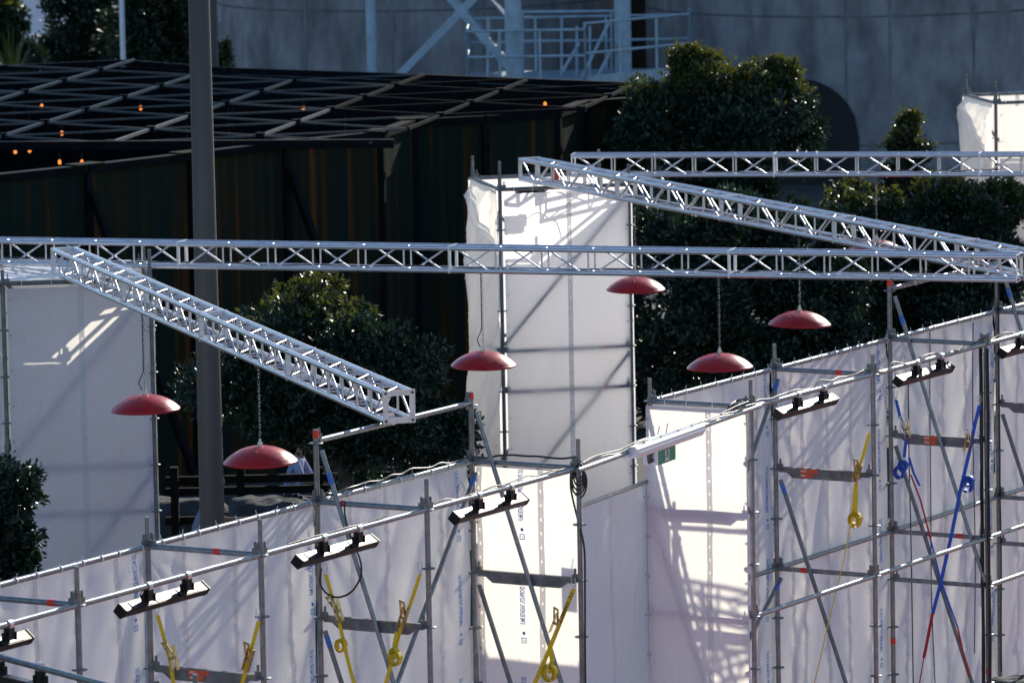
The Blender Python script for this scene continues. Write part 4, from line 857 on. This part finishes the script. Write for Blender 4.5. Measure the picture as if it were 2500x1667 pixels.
# ------------------------------------------------------------------ white batten light and exit sign over the gap
def gap_at(x, z, o=0.0):
    base = QF[3]; u = 1.5
    for _ in range(6):
        v = at(base + LD * u + TD * o, z) - CAMP; px_ = (1250 + FPX * v.dot(_r) / v.dot(_f)) / KP; u += (x - px_) * KP / 275 / .5
    return at(base + (QF[4] - QF[3]).normalized() * u + TD * o, z)
gd = (QF[4] - QF[3]).normalized(); gn = Vector((gd.y, -gd.x, 0))
c = QF[3].lerp(QF[4], .435); c = at(c, ZR + .005) + gn * .10
t = thing('batten_light', c, 'white weatherproof batten light strapped to the tube over the gap', 'light')
q = MB(c); hl = .80; q.prism([(-.045, -.05), (.03, -.05), (.05, -.02), (.05, .03), (.03, .05), (-.045, .05)], (c - gd * hl, gn, UP), (c + gd * hl, gn, UP)); q.build('housing', WHITEP, t)
q = MB(c); q.prism([(-.05, -.056), (.034, -.056), (.056, -.022), (.056, .0), (-.05, .0)], (c - gd * (hl - .03), gn, UP), (c + gd * (hl - .03), gn, UP)); q.build('diffuser', WHITEP, t)
for s in (-.55, -.15, .25, .58):
    q = MB(c); q.tube(c + gd * s + UP * .05 + gn * .01, c + gd * s + UP * .064 + gn * .01, .012, 8); q.build('clip', ZINC, t)
q = MB(c); q.tube(c - gd * (hl + .09) - gn * .03 - UP * .03, c - gd * hl - gn * .03 - UP * .03, .02, 10); q.build('plug', WHITEP, t)
c = QF[3].lerp(QF[4], .535); c = at(c, ZR - .155) - gn * .10
t = thing('exit_sign', c, 'green running man exit sign hung under the white batten light', 'sign')
q = MB(c); q.box(c - gn * .05, gd * .20, gn * .075, UP * .105); q.build('box', WHITEP, t)
f_ = c + gn * .028; q = MB(c); q.box(f_, gd * .198, gn * .004, UP * .103); q.build('panel', GREEN, t)
def onp(x, y, k=.006): return f_ + gd * x + UP * y + gn * k
q = MB(c); q.add([onp(-.055, -.085), onp(.045, -.085), onp(.045, .085), onp(-.055, .085)], [(0, 1, 2, 3)], False); q.build('doorway_symbol', SIGNW, t)
q = MB(c)
def limb(pts, w0):
    for i in range(len(pts) - 1):
        a2 = Vector((pts[i][0], pts[i][1])); b2 = Vector((pts[i + 1][0], pts[i + 1][1])); n2 = Vector((-(b2 - a2).y, (b2 - a2).x)).normalized() * w0
        q.add([onp(a2.x - n2.x, a2.y - n2.y, .009), onp(b2.x - n2.x, b2.y - n2.y, .009), onp(b2.x + n2.x, b2.y + n2.y, .009), onp(a2.x + n2.x, a2.y + n2.y, .009)], [(0, 1, 2, 3)], False)
q.add([onp(.005 + .016 * math.cos(k), .062 + .016 * math.sin(k), .009) for k in np.linspace(0, 6.283, 13)[:-1]], [tuple(range(12))], False)
limb([(0, .045), (-.005, -.005)], .014); limb([(-.005, -.005), (.022, -.03), (.012, -.072)], .009); limb([(-.005, -.005), (-.02, -.04), (-.05, -.05)], .009); limb([(0, .04), (.03, .02), (.045, .03)], .007); limb([(0, .04), (-.03, .03), (-.035, .005)], .007)
q.build('running_figure', GREEN, t)
q = MB(c)
for s in (-.1, .1): q.tube(c - gn * .03 + gd * s + UP * .1, c - gn * .0 + gd * s + UP * .24, .005, 6)
q.build('hanger', ZINC, t)
q = MB(c); random.seed(3)
for k in range(4):
    pts = [c - gd * (.2 + .03 * math.cos(a_ + k)) - gn * (.02 + .015 * k) + UP * (-.02 + (.05 + .008 * k) * math.sin(a_ + k)) for a_ in np.linspace(0, 6, 18)]; q.path(pts, .006, 5)
q.build('coiled_lead', RUBBER, t)

# ------------------------------------------------------------------ ratchet straps in the cross frames
def on_frame(i, x, y, o=-.06): return PPL(x, y, at(PB[i], 2) + LD * o, LD)
def coil_part(t, c, m, r0=.06, turns=3.4, w=.026, e=TD, wd=LD):
    q = MB(t.location); pts = []
    for k in range(int(turns * 16)):
        a_ = k / 16 * 2 * math.pi; rr_ = r0 * (1 - .5 * k / (turns * 16)); pts.append(c + e * rr_ * math.cos(a_) + UP * rr_ * 1.15 * math.sin(a_))
    q.ribbon(pts, wd * w, .004); q.build('webbing_roll', m, t)
def strap(i, pts, label, m, ratchet, bundle=None, bundle_pts=None, tail=None, lettering=False, o=-.07, w=.0155, segs=None):
    W = [on_frame(i, x, y, o) for x, y in pts]; t = thing('ratchet_strap', W[0], label, 'strap', 'ratchet straps')
    q = MB(W[0]); q.ribbon(W, TD * w + LD * w * .35, .004); q.build('webbing', m, t)
    # hook on the rosette
    h = W[0]; q = MB(W[0]); q.path([h + UP * .10 - TD * .02, h + UP * .05 - TD * .022, h], .004, 5); q.path([h + UP * .10 + TD * .012, h + UP * .05 + TD * .018, h], .004, 5); q.build('hook', ZINC, t)
    r_ = on_frame(i, *ratchet, o - .015); d = (W[-1] - W[0]).normalized()
    sd_ = LD.cross(d).normalized(); q = MB(W[0])
    for s in (-1, 1): q.bar(r_ - d * .10 + sd_ * s * .026, r_ + d * .10 + sd_ * s * .026, sd_ * .003, LD * .022)
    q.tube(r_ - sd_ * .034, r_ + sd_ * .034, .013, 10); q.build('ratchet', BRASS, t)
    q = MB(W[0]); hv = (-d + sd_ * .35).normalized(); 
    for s in (-1, 1): q.bar(r_ + sd_ * s * .02, r_ + sd_ * s * .02 + hv * .14 - LD * .02, sd_ * .004, LD * .012)
    q.tube(r_ + hv * .14 - sd_ * .026 - LD * .02, r_ + hv * .14 + sd_ * .026 - LD * .02, .010, 8); q.build('handle', BRASS if m is YEL else ZINC, t)
    if tail:
        Wt = [on_frame(i, x, y, o - .02) for x, y in tail[1]]; q = MB(W[0]); q.ribbon(Wt, TD * tail[2], .004); q.build('tail', tail[0], t)
    if segs:
        for mm_, sp in segs:
            Wt = [on_frame(i, x, y, o - .006) for x, y in sp[0]]; q = MB(W[0]); q.ribbon(Wt, TD * sp[1] + LD * sp[1] * .3, .005); q.build('webbing', mm_, t)
    if bundle:
        for (x, y, r0) in bundle: coil_part(t, on_frame(i, x, y, o - .03), m, r0)
    if lettering:
        a_, b_2 = W[0], W[1]; dv = (b_2 - a_).normalized(); nv = -LD; sv = dv.cross(nv).normalized(); mm = Matrix.Translation(a_.lerp(b_2, .12) - sv * .016 + nv * .012 - W[0]) @ Matrix((dv, sv * -1 if False else sv, nv)).transposed().to_4x4(); place('strap_lettering', T_LC, t, mtx=mm)
    return t
strap(1, [(362, 1412), (378, 1470), (392, 1520), (398, 1568), (405, 1640)], 'yellow ratchet strap beside the second back post, lower left', YEL, (398, 1510))
strap(1, [(594, 1426), (575, 1500), (556, 1568), (530, 1660)], 'yellow ratchet strap left of the second front post, bottom edge', YEL, (570, 1515))
strap(2, [(748, 1318), (765, 1380), (782, 1440), (800, 1520), (830, 1630)], 'yellow ratchet strap behind the hanging black cable loop', YEL, (776, 1402), bundle=[(783, 1482, .055)])
strap(2, [(965, 1318), (945, 1380), (918, 1450), (905, 1500), (880, 1590)], 'yellow ratchet strap with rolled tail right of the long brace', YEL, (926, 1418), bundle=[(908, 1512, .06), (905, 1500, .045)], tail=(YEL, [(912, 1450), (906, 1480), (905, 1500)], .02))
strap(3, [(1318, 1352), (1290, 1420), (1262, 1490), (1232, 1560), (1200, 1640)], 'lettered yellow ratchet strap before the bright near panel', YEL, (1277, 1432), bundle=[(1262, 1545, .075)], lettering=True, w=.020, tail=(YEL, [(1262, 1480), (1268, 1515), (1262, 1545)], .022))
strap(5, [(1996, 996), (1983, 1045), (1966, 1095)], 'yellow ratchet strap with a neat roll, far scaffold', YEL, (1968, 1088), bundle=[(1964, 1194, .075), (1964, 1194, .05)], tail=(YEL, [(1966, 1110), (1965, 1150), (1963, 1185)], .024), segs=[(YEL, ([(1962, 1115), (1955, 1200), (1935, 1300), (1905, 1420), (1868, 1580), (1850, 1660)], .005))])
strap(6, [(2058, 918), (2068, 960), (2082, 1000), (2077, 1050)], 'blue and red ratchet strap knotted left, lying along the dark brace', BLU, (2083, 985), bundle=[(2066, 1085, .065), (2074, 1070, .055)], segs=[(REDW, ([(2092, 1090), (2115, 1150), (2138, 1240)], .009)), (BLU, ([(2138, 1240), (2160, 1330), (2200, 1440)], .009)), (REDW, ([(2200, 1440), (2213, 1500), (2228, 1556)], .008))], tail=(BLU, [(2088, 1050), (2098, 1085), (2112, 1115)], .014))
strap(6, [(2250, 930), (2238, 980), (2226, 1040), (2205, 1130), (2185, 1230), (2160, 1340), (2142, 1410)], 'wide blue ratchet strap with red lower end and looped tail', BLU, (2224, 1015), bundle=[(2222, 1115, .07), (2226, 1105, .055)], w=.018, segs=[(REDW, ([(2142, 1408), (2130, 1470), (2122, 1510)], .016)), (REDW, ([(2122, 1510), (2110, 1580), (2100, 1640)], .006))])

# ------------------------------------------------------------------ cables
def cable(pts, r, label, m=RUBBER, name='power_cable'):
    pts = [Vector(p) for p in pts]; t = MB(pts[0])
    # smooth through the points
    out = []
    for i in range(len(pts) - 1):
        p0 = pts[max(i - 1, 0)]; p1 = pts[i]; p2 = pts[i + 1]; p3 = pts[min(i + 2, len(pts) - 1)]
        for k in range(6):
            u = k / 6; out.append(.5 * ((2 * p1) + (p2 - p0) * u + (2 * p0 - 5 * p1 + 4 * p2 - p3) * u * u + (3 * p1 - p0 - 3 * p2 + p3) * u ** 3))
    out.append(pts[-1]); t.path(out, r, 6); o = t.build(name, m, None, pts[0]); return tag(o, label, 'cable', 'cables on the scaffold')
def along(a, b, n, amp, lift, seed):
    a = Vector(a); b = Vector(b); d = (b - a).normalized(); sd_ = d.cross(UP); out = []
    for k in range(n + 1):
        u = k / n; out.append(a.lerp(b, u) + UP * (lift + amp * noise.noise((k * .7, seed, 1.3))) + sd_ * (amp * .8 * noise.noise((k * .6, seed, 7.7))))
    return out
g0, g1 = at(QF[3], ZR) + TD * .05, at(QF[4], ZR) + TD * .05
cable(along(g0, g1, 16, .035, .045, 1), .007, 'black cable lying on the tube over the gap'); cable(along(g0, g1.lerp(g0, .05), 14, .05, .06, 2), .006, 'second black cable lying on the tube over the gap')
cable(along(at(QF[4], ZR), at(QF[5], ZR), 14, .05, .05, 3), .008, 'cable along the front tube right of the brightest panel')
cable(along(at(QF[5], ZR), at(QF[6], ZR), 12, .085, .02, 4), .008, 'wavy cable drooping from the front tube above the far straps')
cable(along(at(QF[6], ZR), at(QF[7], ZR), 10, .05, .03, 5), .008, 'cable along the front tube at the right edge')
cable(along(at(PB[2], ZR) + LD * .15, at(PB[3], ZR), 14, .05, .05, 6), .009, 'cable winding along the back rail by the near bright panel')
cable(along(at(QF[2], ZR) + LD * .1, at(QF[3], ZR) - LD * .1, 12, .03, .035, 7), .006, 'thin black cable on the front tube before the near bright panel')
cable(along(at(QF[1], ZR) + LD * .4, at(QF[1], ZR) + LD * 1.9, 8, .02, .035, 8), .006, 'thin black cable on the front tube at left')
cable(along(at(PB[3], ZR) + UP * .03, at(QF[3], ZR) + UP * .07, 8, .03, .02, 9), .010, 'black cable above the top transom of the near bright panel')
def coil_thing(paths, r, label, name='cable_coil'):
    t = MB(paths[0][0]); [t.path(p_, r, 6) for p_ in paths]; return tag(t.build(name, RUBBER, None, paths[0][0]), label, 'cable')
# knot of cable at the end of the near run and at the brightest panel
c0 = at(QF[3], ZR) + Vector((.0, -.04, -.02))
coil_thing([[c0 + TD * (.05 + .012 * k) * math.cos(a_ + k) * .8 + UP * ((.05 + .012 * k) * 1.25 * math.sin(a_ + k) - .02 * k) + LD * .025 * math.sin(k + a_ * .5) for a_ in np.linspace(0, 6.1, 28)] for k in range(6)], .008, 'coil of black cable hung at the end post of the near scaffold')
cable([at(QF[3], ZR) - TD * .08 - UP * .05, at(QF[3], 4.0) - TD * .08, at(QF[3], 3.75) - TD * .02, at(QF[3], 3.5) + TD * .06 - LD * .03, at(QF[3], 3.1) + TD * .06 - LD * .03, at(QF[3], 2.4) + TD * .05 - LD * .03, at(QF[3], 1.2) + TD * .05 - LD * .03], .010, 'black cable dropping down the end post of the near scaffold')
coil_thing([[at(QF[4], ZR + .03) - gd * (.2 + .07 * k) + gd * .14 * math.cos(a_) + UP * (.03 + .045 * math.sin(a_)) + TD * .02 * math.cos(k + a_) for a_ in np.linspace(0, 6.0, 24)] for k in range(5)], .007, 'tangle of black cable on the tube by the brightest panel')
# loop hanging in the second frame
cable([on_frame(2, x, y, -.08) for x, y in ((738, 1305), (735, 1335), (748, 1360), (775, 1371), (805, 1360), (826, 1330), (830, 1300), (822, 1270))], .009, 'hanging black cable loop between back post and brace')
cable([on_frame(2, x, y, -.08) for x, y in ((792, 1150), (792, 1180), (800, 1215), (812, 1250), (822, 1272))], .008, 'black cable running down the upper brace')
# drops on the far scaffold
for k, (xs, rr_) in enumerate((((2086, 2088, 2092, 2095, 2098), .007), ((2136, 2136, 2138, 2140, 2150), .006), ((2235, 2234, 2236, 2240, 2238), .006))):
    ys = ((880, 1050, 1220, 1400, 1600), (760, 960, 1160, 1380, 1620), (740, 900, 1080, 1280, 1500))[k]
    cable([PPL(x, y, at(PB[6], 2) + TD * .10, TD) for x, y in zip(xs, ys)], rr_, ('black cable hanging behind the left blue strap', 'thin black cable hanging before the wrinkled sheet', 'black cable hanging left of the cable bundle')[k])
coil_thing([[at(QF[6], z) + TD * (ox + .012 * noise.noise((z * 1.3, k, 2))) + LD * (oy + .01 * noise.noise((z * 1.1, k, 9))) for z in np.linspace(4.16, .4, 24)] for k, (ox, oy) in enumerate(((-.05, -.035), (-.038, -.05), (-.026, -.04), (-.052, 0), (.03, -.045), (.04, -.03)))], .010, 'bundle of thick black cables running down the right front post', 'cable_bundle')
cable([at(PB[7], z) + TD * (.035 + .01 * noise.noise((z, 3, 3))) - LD * .03 for z in np.linspace(4.6, .3, 10)], .008, 'black cable running down the tall back post at right')
# cable lying in the bottom chords of the trusses
for (a_, b_, lb, f0, f1) in ((TA0, AR, 'black cable lying along the bottom of the long front truss', .02, .92), (CL, CR, 'black cable lying along the bottom of the receding right truss', .05, .95), (BL, BR, 'black cable lying inside the lower-left truss', .08, .5), (DL, DR, 'black cable lying along the bottom of the rear truss', .1, .95)):
    a2, b2 = a_.lerp(b_, f0), a_.lerp(b_, f1); cable([p_ - UP * (HT - RC - .008) for p_ in along(a2, b2, 26, .05, 0.0, 12 + f1)], .007, lb)
# motor and coil on top of the central tower
cc = TC[1]; e_, bk_ = TC[2], TC[3]; p = at(cc[0] + e_ * .45 + bk_ * .5, ZRT - .12)
t = thing('hoist_motor', p, 'small black hoist motor on top of the central tower', 'motor')
q = MB(p); q.tube(p - e_ * .13, p + e_ * .13, .085, 16); q.build('motor_body', BLACK, t); q = MB(p); q.box(p + e_ * .17, e_ * .05, bk_ * .07, UP * .07); q.build('gearbox', BLACKG, t); q = MB(p); q.box(p - UP * .10, e_ * .22, bk_ * .03, UP * .02); q.build('bracket', GALVD, t)
cable([p + e_ * .2, p + e_ * .4 + UP * .12, p + e_ * .6 + UP * .02, p + e_ * .8 + UP * .10 + bk_ * .2, p + e_ * 1.0 + UP * .02 + bk_ * .4], .008, 'black cable arching from the hoist motor on the central tower')
q = MB(p); pr_ = at(cc[0] + e_ * .78 + bk_ * .35, ZRT + .12); q = MB(pr_); q.tube(pr_ - UP * .09, pr_ + UP * .03, .05, 12); q.tube(pr_ + UP * .03, pr_ + UP * .055, .02, 8)
tag(q.build('red_canister', REDT, None, pr_), 'small red canister on the central tower seen through the truss', 'canister')

# ------------------------------------------------------------------ people, fence and stone block behind the wall
def person(label, root, joints, edges, radii, shirt, idx_root=0):
    """joints: dict name->world; one skinned body; clothing by vertex position"""
    names = list(joints); me = bpy.data.meshes.new('body'); base = Vector(root)
    me.from_pydata([tuple(Vector(joints[n]) - base) for n in names], [(names.index(a), names.index(b)) for a, b in edges], [])
    t = thing('person', base, label, 'person'); o = place('body', me, t)
    md = o.modifiers.new('Skin', 'SKIN'); md.use_smooth_shade = True
    for i, n in enumerate(names):
        r_ = radii[n]; sv = me.skin_vertices[0].data[i]; sv.radius = r_ if isinstance(r_, tuple) else (r_, r_); sv.use_root = (n == 'pelvis')
    sb = o.modifiers.new('Subsurf', 'SUBSURF'); sb.levels = 2; sb.render_levels = 2
    bpy.context.view_layer.update(); dg = bpy.context.evaluated_depsgraph_get(); nm = bpy.data.meshes.new_from_object(o.evaluated_get(dg)); o.modifiers.clear(); o.data = nm
    nm.materials.clear()
    for m_2 in (SKIN, shirt, DENIM): nm.materials.append(m_2)
    jp = {n: Vector(joints[n]) - base for n in names}
    def seg_d(p, a, b): ab = b - a; u = max(0, min(1, (p - a).dot(ab) / ab.length_squared)); return (p - (a + ab * u)).length
    grp = []
    for a, b in edges:
        k = 1 if {a, b} <= {'pelvis', 'waist', 'chest', 'neckb', 'sho_l', 'sho_r', 'elb_l', 'elb_r'} else 2 if {a, b} <= {'pelvis', 'hip_l', 'hip_r', 'knee_l', 'knee_r', 'ank_l', 'ank_r', 'toe_l', 'toe_r'} else 0
        grp.append((jp[a], jp[b], k))
    for pl_ in nm.polygons:
        c_ = Vector(pl_.center); pl_.material_index = min(grp, key=lambda g_: seg_d(c_, g_[0], g_[1]))[2]; pl_.use_smooth = True
    hd = jp['head']; q = MB(); vs = []; fs = []; n1, n2 = 14, 9; f_dir = Vector(joints['face']) - Vector(joints['head']); f_dir.normalize()
    for j in range(n2 + 1):
        for i in range(n1):
            th = math.pi * j / n2 * .62; ph = 2 * math.pi * i / n1; v = Vector((math.sin(th) * math.cos(ph), math.sin(th) * math.sin(ph), math.cos(th))); vs.append(hd - f_dir * .012 + UP * .012 + Vector((v.x * .098, v.y * .098, v.z * .125)))
    for j in range(n2):
        for i in range(n1): fs.append((j * n1 + i, (j + 1) * n1 + i, (j + 1) * n1 + (i + 1) % n1, j * n1 + (i + 1) % n1))
    q.add(vs, fs, True); q.build('hair', HAIR, t)
    return t
def seated(label, at_, face, shirt, lean=.12):
    at_ = Vector(at_); f = Vector((math.cos(face), math.sin(face), 0)); l = Vector((-f.y, f.x, 0)); J = {}
    def s(n, fx, lx, z): J[n] = at_ + f * fx + l * lx + UP * z
    s('pelvis', 0, 0, .55); s('waist', .02, 0, .74); s('chest', lean, 0, .98); s('neckb', lean + .03, 0, 1.12); s('neck', lean + .05, 0, 1.18); s('head', lean + .09, 0, 1.31); s('face', lean + .16, 0, 1.29)
    for k, sg in (('_l', 1), ('_r', -1)):
        s('sho' + k, lean, sg * .19, 1.07); s('elb' + k, lean + .14, sg * .25, .82); s('wri' + k, lean + .38, sg * .15, .84); s('hand' + k, lean + .46, sg * .12, .85); s('fin' + k, lean + .54, sg * .11, .83)
        s('hip' + k, .05, sg * .10, .53); s('knee' + k, .45, sg * .13, .52); s('ank' + k, .44, sg * .13, .10); s('toe' + k, .60, sg * .14, .05)
    E = [('pelvis', 'waist'), ('waist', 'chest'), ('chest', 'neckb'), ('neckb', 'neck'), ('neck', 'head'), ('head', 'face')]
    for k in ('_l', '_r'): E += [('chest', 'sho' + k), ('sho' + k, 'elb' + k), ('elb' + k, 'wri' + k), ('wri' + k, 'hand' + k), ('hand' + k, 'fin' + k), ('pelvis', 'hip' + k), ('hip' + k, 'knee' + k), ('knee' + k, 'ank' + k), ('ank' + k, 'toe' + k)]
    rad = dict(pelvis=(.15, .13), waist=(.14, .12), chest=(.16, .13), neckb=(.08, .08), neck=.055, head=(.09, .11), face=(.055, .07))
    for k in ('_l', '_r'): rad.update({'sho' + k: .068, 'elb' + k: .048, 'wri' + k: .032, 'hand' + k: (.042, .022), 'fin' + k: (.03, .014), 'hip' + k: .095, 'knee' + k: .065, 'ank' + k: .045, 'toe' + k: (.045, .03)})
    return person(label, at_, J, E, rad, shirt)
p = PY(662, 1095, 72.3); seated('seated person in a blue and white striped shirt behind the fence', (p.x, p.y, p.z - .86), R(-8), STRIPE)
bench_z = p.z - .86 + .43
bt = thing('bench', (p.x, p.y, 0), 'dark timber bench under the person in stripes', 'bench')
for k in range(4): q = MB(bt.location); q.box((p.x - .1, p.y - .18 + .13 * k, bench_z), (.75, 0, 0), (0, .055, 0), (0, 0, .02)); q.build('slat', WOODD, bt)
for s in (-.6, .45): q = MB(bt.location); q.box((p.x + s, p.y, bench_z / 2 - .01), (.04, 0, 0), (0, .2, 0), (0, 0, bench_z / 2 - .01)); q.build('leg', WOODD, bt)
p2 = PY(447, 1180, 68.5); seated('person in a grey-blue top partly hidden behind the grey pole', (p2.x + .02, p2.y, p2.z - .95), R(5), GREYSH, lean=.18)
sb = thing('bench', (p2.x, p2.y, 0), 'low dark bench behind the grey pole', 'bench'); q = MB(sb.location); zz = max(p2.z - .95 + .42, .2); q.box((p2.x, p2.y, zz), (.5, 0, 0), (0, .22, 0), (0, 0, .03)); q.build('seat', WOODD, sb)
for s in (-.4, .4): q = MB(sb.location); q.box((p2.x + s, p2.y, zz / 2 - .016), (.04, 0, 0), (0, .2, 0), (0, 0, zz / 2 - .016)); q.build('leg', WOODD, sb)
# dark timber fence
fp = PY(600, 1100, 71.4); ft_ = thing('timber_fence', (fp.x, fp.y, 0), 'dark timber rail fence in front of the seated person', 'fence')
for y in (1098, 1124, 1190):
    a, b = PY(380, y + 6, 71.6), PY(1060, y - 10, 71.2); q = MB(ft_.location); q.bar(a, b, Vector((0, .03, 0)), UP * .05); q.build('rail', WOODD, ft_)
for x in (400, 553, 735, 900, 1040):
    a = PY(x, 1090, 71.48); q = MB(ft_.location); q.bar(Vector((a.x, a.y, 0)), a + UP * .1, Vector((.05, 0, 0)), Vector((0, .05, 0))); q.build('post', WOODD, ft_)
def rock(name, label, c, r, m, seed, cat):
    q = MB((c[0], c[1], 0)); n1, n2 = 36, 20; vs = []; fs = []
    for j in range(n2 + 1):
        for i in range(n1):
            th = math.pi * j / n2; ph = 2 * math.pi * i / n1; v = Vector((math.sin(th) * math.cos(ph), math.sin(th) * math.sin(ph), math.cos(th)))
            sq = Vector([math.copysign(abs(k_) ** .75, k_) for k_ in v]); k = 1 + .16 * noise.noise(v * 1.7 + Vector((seed, 0, 0))) + .07 * noise.noise(v * 5 + Vector((seed, 3, 0)))
            vs.append(Vector((c[0] + sq.x * r[0] * k, c[1] + sq.y * r[1] * k, max(c[2] + sq.z * r[2] * k, 0))))
    for j in range(n2):
        for i in range(n1): fs.append((j * n1 + i, (j + 1) * n1 + i, (j + 1) * n1 + (i + 1) % n1, j * n1 + (i + 1) % n1))
    q.add(vs, fs, True); return tag(q.build(name, m, None, (c[0], c[1], 0)), label, cat)
c = PY(620, 1175, 70.0); rock('stone_block', 'weathered grey stone block below the fence right of the pole', (c.x, c.y, c.z - .35), (.62, .4, .55), CBLOCK, 2, 'stone')
c = PY(405, 1170, 72.5); rock('stone_block', 'grey stone block in the shade left of the pole', (c.x, c.y, c.z - .3), (.8, .4, .45), CBLOCK, 5, 'stone')
c = PPL(2345, 1590, at(PB[7], 1) + TD * .9, TD); rock('dark_boulder', 'dark rough boulder at the foot of the right scaffold', (c.x + .1, c.y, c.z - .45), (.62, .45, .62), ROCK, 8, 'rock')
# leafy plants under the dark tree
for k, (x, y) in enumerate(((830, 1100), (960, 1070), (1030, 1040))):
    p = PY(x, y, 69.5); tree('ground_shrub', ('low shrub with dark leaves under the broad tree', 'low shrub left of the red-capped post', 'low shrub beside the central tower foot')[k], (p.x, p.y, 0), [((p.x, p.y, max(p.z - .3, .4)), (.45, .4, max(p.z * .6, .4)))], 330, .07, 9, group='shrubs under the broad tree', trunk=.03)
